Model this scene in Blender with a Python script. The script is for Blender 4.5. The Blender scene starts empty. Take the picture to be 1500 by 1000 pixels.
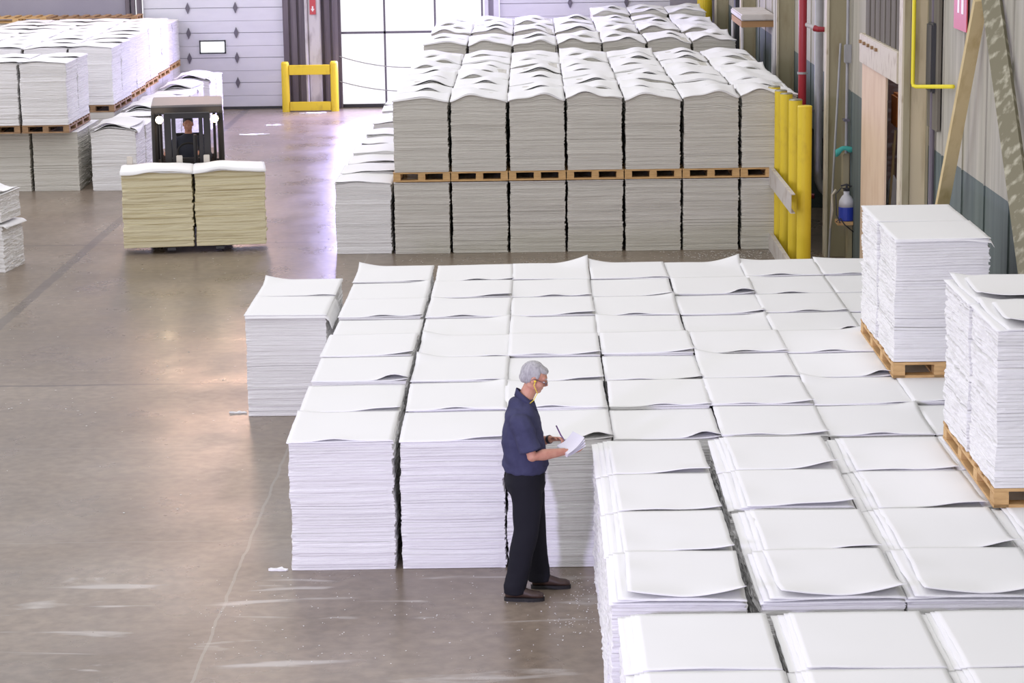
import bpy, bmesh, math, random
from math import pi, sin, cos, radians, exp, sqrt
from mathutils import Vector, Matrix, noise
random.seed(7)
S = bpy.context.scene
COL = S.collection

# ------------------------------------------------------------------ camera
F_PX = 3500.0
TH, PSI, ROLL, CAM_H = 0.19726951, -0.00997282, -0.01514241, 5.5
fw = Vector((sin(PSI)*cos(TH), cos(PSI)*cos(TH), -sin(TH)))
r0 = fw.cross(Vector((0, 0, 1))).normalized(); u0 = r0.cross(fw)
rr = r0*cos(ROLL)+u0*sin(ROLL); uu = -r0*sin(ROLL)+u0*cos(ROLL)
cam_data = bpy.data.cameras.new('camera'); cam = bpy.data.objects.new('camera', cam_data)
COL.objects.link(cam); S.camera = cam
cam.matrix_world = Matrix(((rr.x, uu.x, -fw.x, 0), (rr.y, uu.y, -fw.y, 0), (rr.z, uu.z, -fw.z, CAM_H), (0, 0, 0, 1)))
cam_data.sensor_width = 36; cam_data.lens = F_PX/1500*36; cam_data.clip_end = 300; cam_data.clip_start = .5
# ------------------------------------------------------------------ world, lights, exposure
W = bpy.data.worlds.new('world'); S.world = W; W.use_nodes = True
bg = W.node_tree.nodes['Background']; bg.inputs[0].default_value = (.975, .965, 1.0, 1); bg.inputs[1].default_value = 1.20
S.view_settings.view_transform = 'Standard'; S.view_settings.look = 'None'
S.view_settings.exposure = 0.0; S.view_settings.gamma = 1; S.view_settings.use_curve_mapping = False


def area(name, loc, target, sx, sy, power, color, spread=pi):
    l = bpy.data.lights.new(name, 'AREA'); l.shape = 'RECTANGLE'; l.size = sx; l.size_y = sy; l.energy = power; l.color = color
    l.spread = spread
    o = bpy.data.objects.new(name, l); COL.objects.link(o); o.location = loc
    o.rotation_euler = (Vector(target)-Vector(loc)).to_track_quat('-Z', 'Y').to_euler()
    return o


area('dock_daylight', (-6.2, 5.0, 3.2), (-.1, 18.3, .6), .7, .7, 150, (.68, .62, 1.0), radians(70))
area('back_door_daylight', (-2.8, 54.6, 3.0), (-4.0, 40, 0), 3.2, 4.0, 1250, (.56, .50, 1.0))
area('bay_fill', (-16, 40, 7.5), (-6, 52, 1), 8, 4, 560, (.80, .76, 1.0))  # added fill lamp out of view, brightens the left door and back wall

# ------------------------------------------------------------------ materials
def mat(name, col, rough=.7, metal=0, spec=.5, bump=None, var=None, emit=None, trans=0, alpha=1):
    m = bpy.data.materials.new(name); m.use_nodes = True
    nt = m.node_tree; b = nt.nodes['Principled BSDF']
    b.inputs['Base Color'].default_value = (*col, 1); b.inputs['Roughness'].default_value = rough
    b.inputs['Metallic'].default_value = metal; b.inputs['Specular IOR Level'].default_value = spec
    if trans: b.inputs['Transmission Weight'].default_value = trans; b.inputs['IOR'].default_value = 1.1
    if alpha < 1: b.inputs['Alpha'].default_value = alpha
    if emit: b.inputs['Emission Color'].default_value = (*emit[0], 1); b.inputs['Emission Strength'].default_value = emit[1]
    tc = nt.nodes.new('ShaderNodeTexCoord')
    if var:  # (second colour, scale xyz, lo, hi)
        mp = nt.nodes.new('ShaderNodeMapping'); mp.inputs['Scale'].default_value = var[1]
        n = nt.nodes.new('ShaderNodeTexNoise'); n.inputs['Scale'].default_value = 1; n.inputs['Detail'].default_value = 6
        rp = nt.nodes.new('ShaderNodeMapRange'); rp.inputs[1].default_value = var[2]; rp.inputs[2].default_value = var[3]
        mx = nt.nodes.new('ShaderNodeMix'); mx.data_type = 'RGBA'
        mx.inputs[6].default_value = (*col, 1); mx.inputs[7].default_value = (*var[0], 1)
        nt.links.new(tc.outputs['Object'], mp.inputs[0]); nt.links.new(mp.outputs[0], n.inputs[0])
        nt.links.new(n.outputs[0], rp.inputs[0]); nt.links.new(rp.outputs[0], mx.inputs[0]); nt.links.new(mx.outputs[2], b.inputs['Base Color'])
    if bump:  # (scale xyz, strength, distance)
        mp = nt.nodes.new('ShaderNodeMapping'); mp.inputs['Scale'].default_value = bump[0]
        n = nt.nodes.new('ShaderNodeTexNoise'); n.inputs['Scale'].default_value = 1; n.inputs['Detail'].default_value = 4
        bp = nt.nodes.new('ShaderNodeBump'); bp.inputs['Strength'].default_value = bump[1]; bp.inputs['Distance'].default_value = bump[2]
        nt.links.new(tc.outputs['Object'], mp.inputs[0]); nt.links.new(mp.outputs[0], n.inputs[0])
        nt.links.new(n.outputs[0], bp.inputs['Height']); nt.links.new(bp.outputs[0], b.inputs['Normal'])
    return m


M = {}
M['paper'] = mat('pulp_sheet', (.875, .875, .865), .85, spec=.25, bump=((60, 60, 60), .12, .002))
M['paper_edge'] = mat('pulp_edge', (.84, .835, .825), .95, spec=.1, bump=((1.5, 1.5, 260), .3, .003), var=((.66, .655, .63), (1.0, 1.0, 130), .48, .75))
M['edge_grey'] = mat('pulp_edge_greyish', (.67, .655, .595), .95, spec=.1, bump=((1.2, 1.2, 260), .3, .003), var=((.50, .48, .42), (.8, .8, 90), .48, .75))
M['edge_cream'] = mat('pulp_edge_cream', (.76, .70, .48), .95, spec=.1, bump=((1.2, 1.2, 150), .4, .005), var=((.52, .44, .25), (.9, .9, 36), .48, .70))
M['pine'] = mat('pallet_pine', (.66, .43, .19), .75, var=((.46, .27, .11), (6, 6, 30), .4, .75), bump=((8, 8, 60), .3, .003))
M['pine_old'] = mat('pallet_old_wood', (.40, .25, .13), .8, var=((.22, .13, .07), (6, 6, 30), .4, .7))
M['yellow'] = mat('safety_yellow_paint', (.80, .60, .03), .5, var=((.60, .42, .03), (6, 6, 3), .58, .8))
M['yellow_pipe'] = mat('yellow_pipe_paint', (.85, .72, .03), .45)
M['white_steel'] = mat('whitish_steel', (.62, .58, .54), .6, var=((.45, .38, .32), (4, 4, 4), .5, .75))
M['red'] = mat('red_pipe_paint', (.36, .025, .04), .4)
M['galv'] = mat('galvanized_pipe', (.42, .42, .43), .5, metal=.2, var=((.3, .3, .3), (5, 5, 2), .4, .7))
M['tan_steel'] = mat('tan_column_paint', (.62, .53, .34), .6, var=((.33, .25, .13), (6, 6, 1.0), .5, .75))
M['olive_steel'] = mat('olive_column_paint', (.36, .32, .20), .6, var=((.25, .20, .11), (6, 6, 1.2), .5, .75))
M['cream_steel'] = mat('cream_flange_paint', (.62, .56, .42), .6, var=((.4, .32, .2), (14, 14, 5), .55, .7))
M['door_panel'] = mat('sectional_door_panel', (.76, .76, .82), .5, var=((.70, .70, .77), (1, 1, 3), .4, .7))
M['door_seam'] = mat('door_seam', (.28, .27, .34), .6)
M['dark_metal'] = mat('dark_metal', (.045, .045, .05), .5)
M['hinge'] = mat('hinge_steel', (.16, .15, .18), .5, metal=.3)
M['lit_window'] = mat('bright_window_pane', (.9, .95, 1), .4, emit=((.9, .98, 1), 1.1))
M['warm_window'] = mat('sunlit_high_window', (1, .8, .65), .4, emit=((1.0, .60, .44), 9.0))
M['glass'] = mat('clear_glass', (1, 1, 1), 0, trans=1)
M['back_wall'] = mat('back_wall_paint', (.36, .34, .40), .8, var=((.30, .28, .34), (.6, .6, .6), .4, .7))
M['dark_siding'] = mat('dark_corrugated_siding', (.13, .11, .13), .7, var=((.22, .19, .21), (12, 12, .5), .4, .75))
M['concrete_post'] = mat('worn_white_post', (.62, .60, .60), .8, var=((.40, .37, .38), (6, 6, 2), .5, .7))
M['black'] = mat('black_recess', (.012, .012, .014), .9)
M['plywood'] = mat('plywood', (.76, .58, .41), .7, var=((.68, .49, .33), (5, 5, 2), .45, .75))
M['brick'] = mat('inner_brick', (.26, .16, .15), .9, var=((.42, .32, .32), (3, 3, 9), .5, .6))
M['siding_grey'] = mat('grey_corrugated_panel', (.150, .135, .108), .8, spec=.15, var=((.205, .188, .155), (1, 9, .6), .4, .7))
M['board_yellow'] = mat('pale_yellow_board', (.62, .50, .27), .7, var=((.5, .38, .18), (9, 9, 2), .5, .75))
M['board_moss'] = mat('mottled_board', (.20, .185, .12), .9, var=((.52, .50, .38), (11, 11, 7), .50, .72))
M['sign_red'] = mat('sign_red', (.55, .08, .09), .5)
M['sign_white'] = mat('sign_white', (.85, .8, .8), .5)
M['shirt'] = mat('navy_shirt_cotton', (.056, .058, .115), .9, spec=.2, bump=((90, 90, 90), .15, .002), var=((.042, .043, .09), (5, 5, 5), .4, .7))
M['trousers'] = mat('black_trousers', (.010, .010, .015), .85, spec=.25)
M['skin'] = mat('skin', (.58, .30, .21), .55, spec=.35, var=((.50, .21, .15), (14, 14, 14), .45, .75))
M['hair'] = mat('grey_hair', (.46, .45, .45), .7, bump=((140, 140, 50), .7, .004), var=((.30, .29, .30), (70, 70, 20), .42, .7))
M['shoe'] = mat('brown_leather', (.050, .028, .020), .5)
M['sole'] = mat('black_sole', (.012, .011, .011), .7)
M['lens'] = mat('spectacle_lens', (.75, .78, .8), .05, alpha=.3)
M['frame'] = mat('spectacle_frame', (.12, .12, .14), .3, metal=.5)
M['plug'] = mat('yellow_cord', (.85, .65, .05), .5)
M['notepaper'] = mat('note_paper', (.80, .79, .83), .6)
M['purple'] = mat('purple_pen', (.16, .08, .22), .4)
M['truck'] = mat('forklift_dark_paint', (.022, .020, .020), .45)
M['truck_roof'] = mat('forklift_roof', (.22, .21, .215), .5)
M['truck_body'] = mat('forklift_body', (.05, .03, .025), .5)
M['rubber'] = mat('tyre_rubber', (.02, .02, .02), .8)
M['lamp'] = mat('headlamp_glow', (1, .8, .6), .3, emit=((1, .80, .55), 30))
M['clamp'] = mat('clamp_cream', (.62, .58, .52), .6)
M['blue'] = mat('blue_plastic', (.03, .06, .42), .4)
M['bottle'] = mat('white_plastic', (.72, .72, .74), .4)
M['teal'] = mat('teal_cloth', (.06, .38, .33), .8)
M['shelf_wood'] = mat('shelf_wood', (.42, .24, .11), .8)
M['driver_shirt'] = mat('driver_dark_shirt', (.035, .04, .06), .9)
M['orange'] = mat('orange_plastic', (.5, .16, .02), .6)


def wall_mat():
    # painted wall: grey-beige above, teal-grey wainscot below 2.33 m
    m = mat('painted_side_wall', (.42, .41, .37), .8, bump=((1, 30, 1), .25, .01))
    nt = m.node_tree; b = nt.nodes['Principled BSDF']
    tc = nt.nodes.new('ShaderNodeTexCoord'); sp = nt.nodes.new('ShaderNodeSeparateXYZ'); nt.links.new(tc.outputs['Object'], sp.inputs[0])
    gt = nt.nodes.new('ShaderNodeMath'); gt.operation = 'GREATER_THAN'; gt.inputs[1].default_value = 2.36; nt.links.new(sp.outputs[2], gt.inputs[0])
    mp = nt.nodes.new('ShaderNodeMapping'); mp.inputs['Scale'].default_value = (1, 5, .5)
    n = nt.nodes.new('ShaderNodeTexNoise'); n.inputs['Scale'].default_value = 1.5; n.inputs['Detail'].default_value = 8
    nt.links.new(tc.outputs['Object'], mp.inputs[0]); nt.links.new(mp.outputs[0], n.inputs[0])
    def ramp(c1, c2):
        r = nt.nodes.new('ShaderNodeValToRGB'); r.color_ramp.elements[0].color = (*c1, 1); r.color_ramp.elements[1].color = (*c2, 1)
        r.color_ramp.elements[0].position = .3; r.color_ramp.elements[1].position = .7; nt.links.new(n.outputs[0], r.inputs[0]); return r
    a = ramp((.33, .315, .26), (.47, .445, .375)); c = ramp((.085, .112, .105), (.135, .165, .155))
    mx = nt.nodes.new('ShaderNodeMix'); mx.data_type = 'RGBA'
    nt.links.new(gt.outputs[0], mx.inputs[0]); nt.links.new(c.outputs[0], mx.inputs[6]); nt.links.new(a.outputs[0], mx.inputs[7])
    nt.links.new(mx.outputs[2], b.inputs['Base Color'])
    return m


M['wall'] = wall_mat()


def floor_mat():
    m = bpy.data.materials.new('polished_concrete'); m.use_nodes = True
    nt = m.node_tree; b = nt.nodes['Principled BSDF']; L = nt.links.new
    tc = nt.nodes.new('ShaderNodeTexCoord'); P = tc.outputs['Object']
    def nz(scale, detail=6, vec=(1, 1, 1), dist=0):
        mp = nt.nodes.new('ShaderNodeMapping'); mp.inputs['Scale'].default_value = vec; L(P, mp.inputs[0])
        n = nt.nodes.new('ShaderNodeTexNoise'); n.inputs['Scale'].default_value = scale; n.inputs['Detail'].default_value = detail
        n.inputs['Distortion'].default_value = dist; L(mp.outputs[0], n.inputs[0]); return n.outputs[0]
    def ramp(v, stops):
        r = nt.nodes.new('ShaderNodeValToRGB'); e = r.color_ramp.elements
        while len(e) < len(stops): e.new(.5)
        for k, (p, c) in enumerate(stops): e[k].position = p; e[k].color = (*c, 1)
        L(v, r.inputs[0]); return r.outputs[0]
    def mix(f, a, bb, mode='MIX'):
        mx = nt.nodes.new('ShaderNodeMix'); mx.data_type = 'RGBA'; mx.blend_type = mode
        if isinstance(f, float): mx.inputs[0].default_value = f
        else: L(f, mx.inputs[0])
        L(a, mx.inputs[6])
        if isinstance(bb, tuple): mx.inputs[7].default_value = (*bb, 1)
        else: L(bb, mx.inputs[7])
        return mx.outputs[2]
    def math_(op, a, bb=None):
        n = nt.nodes.new('ShaderNodeMath'); n.operation = op
        for k, v in enumerate((a, bb)):
            if v is None: continue
            if isinstance(v, (int, float)): n.inputs[k].default_value = v
            else: L(v, n.inputs[k])
        return n.outputs[0]
    base = ramp(nz(.45, 8), [(.3, (.175, .136, .098)), (.5, (.235, .186, .138)), (.72, (.30, .245, .188))])
    fine = ramp(nz(9, 8), [(.35, (.80, .80, .80)), (.65, (1.08, 1.08, 1.08))])
    c = mix(1.0, base, fine, 'MULTIPLY')
    st = ramp(nz(.8, 8, (1, 2.2, 1), 1.0), [(.52, (0, 0, 0)), (.75, (1, 1, 1))])
    c = mix(math_('MULTIPLY', st, .6), c, (.19, .15, .12))
    sp = nt.nodes.new('ShaderNodeSeparateXYZ'); L(P, sp.inputs[0]); X, Y = sp.outputs[0], sp.outputs[1]
    wob = math_('MULTIPLY', math_('SUBTRACT', nz(2.5, 3), .5), .06)
    def line(coord, pos, w, ymin=None, ymax=None):
        d = math_('ABSOLUTE', math_('SUBTRACT', math_('ADD', coord, wob), pos)); f = math_('LESS_THAN', d, w)
        other = Y if coord is X else X
        if ymin is not None: f = math_('MULTIPLY', f, math_('GREATER_THAN', other, ymin))
        if ymax is not None: f = math_('MULTIPLY', f, math_('LESS_THAN', other, ymax))
        return f
    c = mix(math_('MULTIPLY', line(X, -6.62, .075, 24), .55), c, (.075, .065, .065))
    c = mix(math_('MULTIPLY', line(X, -2.40, .012), .8), c, (.30, .27, .23))
    for yy, w, s in ((25.4, .03, .7), (35.3, .045, .6), (45.5, .05, .5)):
        c = mix(math_('MULTIPLY', line(Y, yy, w), s), c, (.075, .06, .055))
    for yy in (22.5, 19.2): c = mix(math_('MULTIPLY', line(Y, yy, .010), .5), c, (.30, .26, .22))
    # pale scuffs and dust near the stacks
    sc = ramp(nz(1.1, 8, (.7, 3.2, 1), .6), [(.60, (0, 0, 0)), (.68, (1, 1, 1))])
    c = mix(math_('MULTIPLY', math_('MULTIPLY', sc, math_('LESS_THAN', Y, 18.4)), .75), c, (.50, .47, .43))
    L(c, b.inputs['Base Color'])
    rg = ramp(nz(1.3, 6, (1, .7, 1)), [(.3, (.24, .24, .24)), (.7, (.38, .38, .38))]); L(rg, b.inputs['Roughness'])
    b.inputs['Specular IOR Level'].default_value = .55
    bp = nt.nodes.new('ShaderNodeBump'); bp.inputs['Strength'].default_value = .12; bp.inputs['Distance'].default_value = .02
    L(nz(6, 6), bp.inputs['Height']); L(bp.outputs[0], b.inputs['Normal'])
    return m


M['floor'] = floor_mat()

# ------------------------------------------------------------------ helpers
def link(name, me, m, parent=None, loc=None):
    o = bpy.data.objects.new(name, me); COL.objects.link(o)
    if m is not None and not me.materials: me.materials.append(m)
    if parent is not None: o.parent = parent
    if loc is not None: o.location = loc
    return o


def obj(name, bm, m, parent=None, loc=None, smooth=False):
    bmesh.ops.recalc_face_normals(bm, faces=bm.faces[:])
    me = bpy.data.meshes.new(name); bm.to_mesh(me); bm.free()
    if smooth:
        for p in me.polygons: p.use_smooth = True
    return link(name, me, m, parent, loc)


def empty(name, loc, rz=0, label=None, cat=None, group=None):
    o = bpy.data.objects.new(name, None); COL.objects.link(o); o.location = loc; o.rotation_euler = (0, 0, rz)
    o.empty_display_size = .1
    if label: tag(o, label, cat, group)
    return o


def tag(o, label, cat, group=None, kind=None):
    n = len(label.split())
    assert 4 <= n <= 16, (n, label)
    o['label'] = label; o['category'] = cat
    if group: o['group'] = group
    if kind: o['kind'] = kind
    return o


def struct(o): o['kind'] = 'structure'; return o


def box(bm, x0, x1, y0, y1, z0, z1, bev=0):
    vs = [bm.verts.new((x, y, z)) for x in (x0, x1) for y in (y0, y1) for z in (z0, z1)]
    fs = [(0, 1, 3, 2), (4, 6, 7, 5), (0, 4, 5, 1), (2, 3, 7, 6), (0, 2, 6, 4), (1, 5, 7, 3)]
    faces = [bm.faces.new([vs[i] for i in f]) for f in fs]
    if bev:
        es = {e for f in faces for e in f.edges}
        bmesh.ops.bevel(bm, geom=list(es), offset=bev, segments=2, affect='EDGES')
    return vs


def tube(bm, pts, rad, n=10, caps=True):
    pts = [Vector(p) for p in pts]; rads = rad if isinstance(rad, (list, tuple)) else [rad]*len(pts)
    rings = []; prev = None
    for i, p in enumerate(pts):
        t = (pts[min(i+1, len(pts)-1)]-pts[max(i-1, 0)]).normalized()
        a = (prev - t*prev.dot(t)) if prev else t.cross(Vector((0, 0, 1)) if abs(t.z) < .9 else Vector((1, 0, 0)))
        a.normalize(); prev = a; b = t.cross(a)
        rings.append([bm.verts.new(p+(a*cos(2*pi*k/n)+b*sin(2*pi*k/n))*rads[i]) for k in range(n)])
    for i in range(len(rings)-1):
        for k in range(n): bm.faces.new((rings[i][k], rings[i][(k+1) % n], rings[i+1][(k+1) % n], rings[i+1][k]))
    if caps: bm.faces.new(rings[0][::-1]); bm.faces.new(rings[-1])


def obox(bm, c, ax, ay, az):
    c, ax, ay, az = Vector(c), Vector(ax), Vector(ay), Vector(az)
    vs = [bm.verts.new(c+ax*i+ay*j+az*k) for i in (-.5, .5) for j in (-.5, .5) for k in (-.5, .5)]
    for f in [(0, 1, 3, 2), (4, 6, 7, 5), (0, 4, 5, 1), (2, 3, 7, 6), (0, 2, 6, 4), (1, 5, 7, 3)]: bm.faces.new([vs[i] for i in f])


def ell(bm, c, r, rot=None, seg=20):
    mtx = Matrix.Translation(Vector(c)) @ ((rot or Matrix.Identity(3)).to_4x4()) @ Matrix.Diagonal((*r, 1))
    bmesh.ops.create_uvsphere(bm, u_segments=seg, v_segments=seg*2//3, radius=1, matrix=mtx)


def loft(bm, rings, n=24):
    # rings: (centre, a, b, power) a/b half-axis vectors
    R = []
    for ring in rings:
        c, a, b = Vector(ring[0]), Vector(ring[1]), Vector(ring[2]); pw = ring[3] if len(ring) > 3 else 1
        vs = []
        for k in range(n):
            ca, sa = cos(2*pi*k/n), sin(2*pi*k/n)
            ca = math.copysign(abs(ca)**pw, ca); sa = math.copysign(abs(sa)**pw, sa)
            vs.append(bm.verts.new(c+a*ca+b*sa))
        R.append(vs)
    for i in range(len(R)-1):
        for k in range(n): bm.faces.new((R[i][k], R[i][(k+1) % n], R[i+1][(k+1) % n], R[i+1][k]))
    bm.faces.new(R[0][::-1]); bm.faces.new(R[-1])


def remesh(bm, voxel, smooth=3, wrinkle=None):
    # fuse overlapping closed shapes into one continuous skin
    bmesh.ops.recalc_face_normals(bm, faces=bm.faces[:])
    me = bpy.data.meshes.new('tmp'); bm.to_mesh(me); bm.free()
    o = bpy.data.objects.new('tmp', me); COL.objects.link(o)
    md = o.modifiers.new('r', 'REMESH'); md.mode = 'VOXEL'; md.voxel_size = voxel; md.use_smooth_shade = True
    dg = bpy.context.evaluated_depsgraph_get(); dg.update()
    out = bpy.data.meshes.new_from_object(o.evaluated_get(dg))
    bpy.data.objects.remove(o)
    b2 = bmesh.new(); b2.from_mesh(out)
    for _ in range(smooth): bmesh.ops.smooth_vert(b2, verts=b2.verts[:], factor=.5, use_axis_x=True, use_axis_y=True, use_axis_z=True)
    if wrinkle:
        b2.normal_update()
        for v in b2.verts:
            v.co += v.normal*wrinkle(v.co)
    return b2


def copy_tree(o, parent=None):
    c = o.copy(); COL.objects.link(c); c.parent = parent
    for ch in list(o.children):
        if ch.name.startswith('tmp'): continue
        copy_tree(ch, c)
    return c


ORD = ['first', 'second', 'third', 'fourth', 'fifth', 'sixth', 'seventh', 'eighth', 'ninth']

# ------------------------------------------------------------------ setting
bm = bmesh.new(); box(bm, -24, 9, -12, 55.72, -.2, 0); struct(obj('floor', bm, M['floor']))
YB = 55.5
def wbox(name, m, *a, bev=0):
    bm = bmesh.new(); box(bm, *a, bev=bev); return obj(name, bm, m)
bm = bmesh.new()
box(bm, -24, -9.2, YB, YB+.3, 0, 9)
box(bm, -9.2, 4.5, YB, YB+.3, 4.4, 9)
box(bm, -5.7, -4.5, YB+.02, YB+.3, 0, 4.4)
box(bm, -1.05, -.8, YB, YB+.3, 0, 4.4)
box(bm, 3.2, 4.5, YB, YB+.3, 0, 4.4)
struct(obj('wall_back', bm, M['back_wall']))
# high warm window
o = struct(wbox('window_1', M['warm_window'], -8.9, -6.5, YB-.06, YB-.01, 4.7, 7.4))
bm = bmesh.new()
for z in (4.7, 7.4): box(bm, -8.95, -6.45, YB-.1, YB-.02, z-.03, z+.03)
for x in (-8.9, -6.5): box(bm, x-.04, x+.04, YB-.1, YB-.02, 4.7, 7.4)
obj('window_frame', bm, M['dark_metal'], o)


def sectional(name, x0, x1, top, hinge_xs, win=None):
    d = struct(empty(name, ((x0+x1)/2, YB+.05, 0))); cx = (x0+x1)/2
    bm = bmesh.new(); z = .04
    bmg = bmesh.new(); box(bmg, x0-cx, x1-cx, .02, .05, .02, top); obj('backing', bmg, M['door_seam'], d)
    while z < top-.01:
        z2 = min(z+.575, top)
        # each section with two shallow ribs
        box(bm, x0-cx, x1-cx, -.04, .02, z+.006, z+.27); box(bm, x0-cx, x1-cx, -.04, .02, z+.276, z2-.006)
        z = z2
    obj('panel', bm, M['door_panel'], d)
    for hx in hinge_xs:
        for k in range(1, 7):
            zz = .04+.575*k
            if zz > top: break
            b = bmesh.new(); vs = [b.verts.new((hx-cx+dx, -.05, zz+dz)) for dx, dz in ((0, -.13), (.055, 0), (0, .13), (-.055, 0))]
            f = b.faces.new(vs); r = bmesh.ops.extrude_face_region(b, geom=[f])
            bmesh.ops.translate(b, vec=(0, -.03, 0), verts=[v for v in r['geom'] if isinstance(v, bmesh.types.BMVert)])
            obj('hinge', b, M['hinge'], d)
    b = bmesh.new(); box(b, x0-cx, x1-cx, -.05, .0, 0, .06); obj('bottom_seal', b, M['dark_metal'], d)
    if win:
        wx0, wx1, wz0, wz1 = win
        b = bmesh.new()
        for a in ((wx0, wx1, wz0, wz0+.03), (wx0, wx1, wz1-.03, wz1), (wx0, wx0+.03, wz0, wz1), (wx1-.03, wx1, wz0, wz1)):
            box(b, a[0]-cx, a[1]-cx, -.08, -.03, a[2], a[3])
        fr = obj('window_frame', b, M['dark_metal'], d)
        b = bmesh.new(); box(b, wx0-cx, wx1-cx, -.055, -.035, wz0, wz1); obj('window_pane', b, M['lit_window'], fr)
    return d


sectional('door_1', -8.95, -5.72, 4.4, [-7.92, -6.82], (-7.68, -7.07, 1.29, 1.60))
sectional('door_3', -.72, 3.2, 4.4, [.9, 2.2])
# posts and jambs
bm = bmesh.new()
for x0, x1 in ((-9.34, -9.24), (-9.2, -9.12), (-9.08, -8.97)): box(bm, x0, x1, YB-.12, YB, 0, 6)
struct(obj('trim_1', bm, M['dark_siding']))
bm = bmesh.new()
x = -5.72
while x < -4.5:
    box(bm, x, x+.13, YB-.14, YB, 0, 6); box(bm, x+.13, x+.19, YB-.08, YB, 0, 6); x += .19
struct(obj('trim_2', bm, M['dark_siding']))
struct(wbox('trim_3', M['door_panel'], -1.07, -.98, YB-.10, YB, 0, 4.4))
struct(wbox('trim_4', M['door_panel'], -.86, -.74, YB-.10, YB, 0, 4.4))
# glazed bright door
d2 = struct(empty('door_2', (-2.75, YB+.08, 0)))
bm = bmesh.new(); 
for x in (-4.46, -3.39, -2.22, -1.13): box(bm, x-.022+2.75, x+.022+2.75, -.03, .03, 0, 4.4)
for z in (.05, 1.72, 3.2, 4.38): box(bm, -1.72, 1.63, -.03, .03, z-.025, z+.025)
obj('glazing_bars', bm, M['hinge'], d2)
bm = bmesh.new(); box(bm, -1.72, 1.63, -.004, .004, .05, 4.38); obj('pane', bm, M['glass'], d2)
bm = bmesh.new(); box(bm, -1.72, 1.63, -.06, .06, 0, .07); obj('threshold', bm, M['dark_metal'], d2)
for z0, z1, dip in ((1.2, 1.2, .28), (.62, .62, .25)):
    bm = bmesh.new(); tube(bm, [(-1.7+3.3*t/16, -.2, z0-dip*4*(t/16)*(1-t/16)) for t in range(17)], .012, 6)
    obj('safety_chain', bm, M['galv'], d2)
# concrete post with sign in the pillar bay
bm = bmesh.new(); box(bm, -5.12, -4.84, YB-.36, YB-.14, 0, 6, .02)
tag(obj('concrete_post', bm, M['concrete_post']), 'worn white square post behind the yellow guard between the dock doors', 'post')
bm = bmesh.new(); tube(bm, [(-5.16, YB-.38, .02), (-5.16, YB-.38, 6)], .035)
tag(obj('downpipe', bm, M['concrete_post']), 'thin white pipe running down the left of the worn post', 'pipe')
t = empty('extinguisher_sign', (-5.0, YB-.37, 2.35), 0, 'small red arrow sign on the worn white post', 'sign')
bm = bmesh.new(); box(bm, -.07, .07, -.015, 0, -.17, .25); obj('plate', bm, M['sign_red'], t)
bm = bmesh.new()
vs = [bm.verts.new((x, -.018, z)) for x, z in ((-.018, .02), (.018, .02), (.018, -.04), (.045, -.04), (0, -.11), (-.045, -.04), (-.018, -.04))]; bm.faces.new(vs)
bmesh.ops.translate(bm, verts=bm.verts[:], vec=(0, -.001, 0)); obj('arrow', bm, M['sign_white'], t)
# yellow post guard
t = empty('post_guard', (-5.08, YB-.75, 0), 0, 'yellow steel guard frame around the post between dock doors', 'guard')
for sx in (-.56, .56):
    bm = bmesh.new(); tube(bm, [(sx, 0, 0), (sx, 0, 1.10), (sx, 0, 1.14)], [.09, .09, .07], 16); obj('bollard_post', bm, M['yellow'], t, smooth=False)
for z0, z1 in ((.84, 1.06), (0.02, .22)):
    bm = bmesh.new(); box(bm, -.47, .47, -.05, .05, z0, z1, .01); obj('rail', bm, M['yellow'], t)

# right wall X = 4.4
XW = 4.4
bm = bmesh.new()
box(bm, XW, XW+.3, 38.2, YB, 0, 9); box(bm, XW, XW+.3, 36.1, 38.2, 1.35, 9); box(bm, XW, XW+.3, 31.6, 36.1, 0, 9)
box(bm, XW, XW+.3, 28.35, 31.6, 3.15, 9); box(bm, XW, XW+.3, 2, 28.35, 0, 9)
# ribs
y = 2.4
while y < YB-.2:
    if not (28.2 < y < 31.7): box(bm, XW-.015, XW, y, y+.02, 0 if not 36 < y < 38.3 else 1.35, 9)
    y += 1.22
struct(obj('wall_right', bm, M['wall']))
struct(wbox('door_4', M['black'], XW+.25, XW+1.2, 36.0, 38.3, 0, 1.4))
bm = bmesh.new(); box(bm, XW+1.2, XW+1.4, 26.5, 33.5, 0, 3.6); box(bm, XW+.3, XW+1.2, 33.3, 33.5, 0, 3.6); struct(obj('wall_inner', bm, M['brick']))
# corrugated upper panel
bm = bmesh.new(); y = 28.42
while y < 31.3:
    box(bm, XW-.035, XW-.001, y, y+.34, 3.22, 6.5); box(bm, XW-.022, XW-.001, y+.34, y+.44, 3.22, 6.5); y += .44
struct(obj('trim_5', bm, M['siding_grey']))
t = struct(empty('trim_6', (XW-.03, 30.05, 2.98)))
bm = bmesh.new(); box(bm, -.05, .05, -1.65, 1.62, -.11, .27, .01); obj('lintel', bm, M['cream_steel'], t)
for k in range(5):
    bm = bmesh.new(); box(bm, -.08, -.05, 1.45-k*.36-.04, 1.45-k*.36+.04, .15, .19); obj('bolt', bm, M['pine_old'], t)
# plywood sheet
bm = bmesh.new(); box(bm, XW-.045, XW-.02, 29.5, 31.62, .0, 2.86)
tag(obj('plywood_sheet', bm, M['plywood']), 'tall tan plywood sheet standing in the right wall doorway', 'board')
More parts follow.
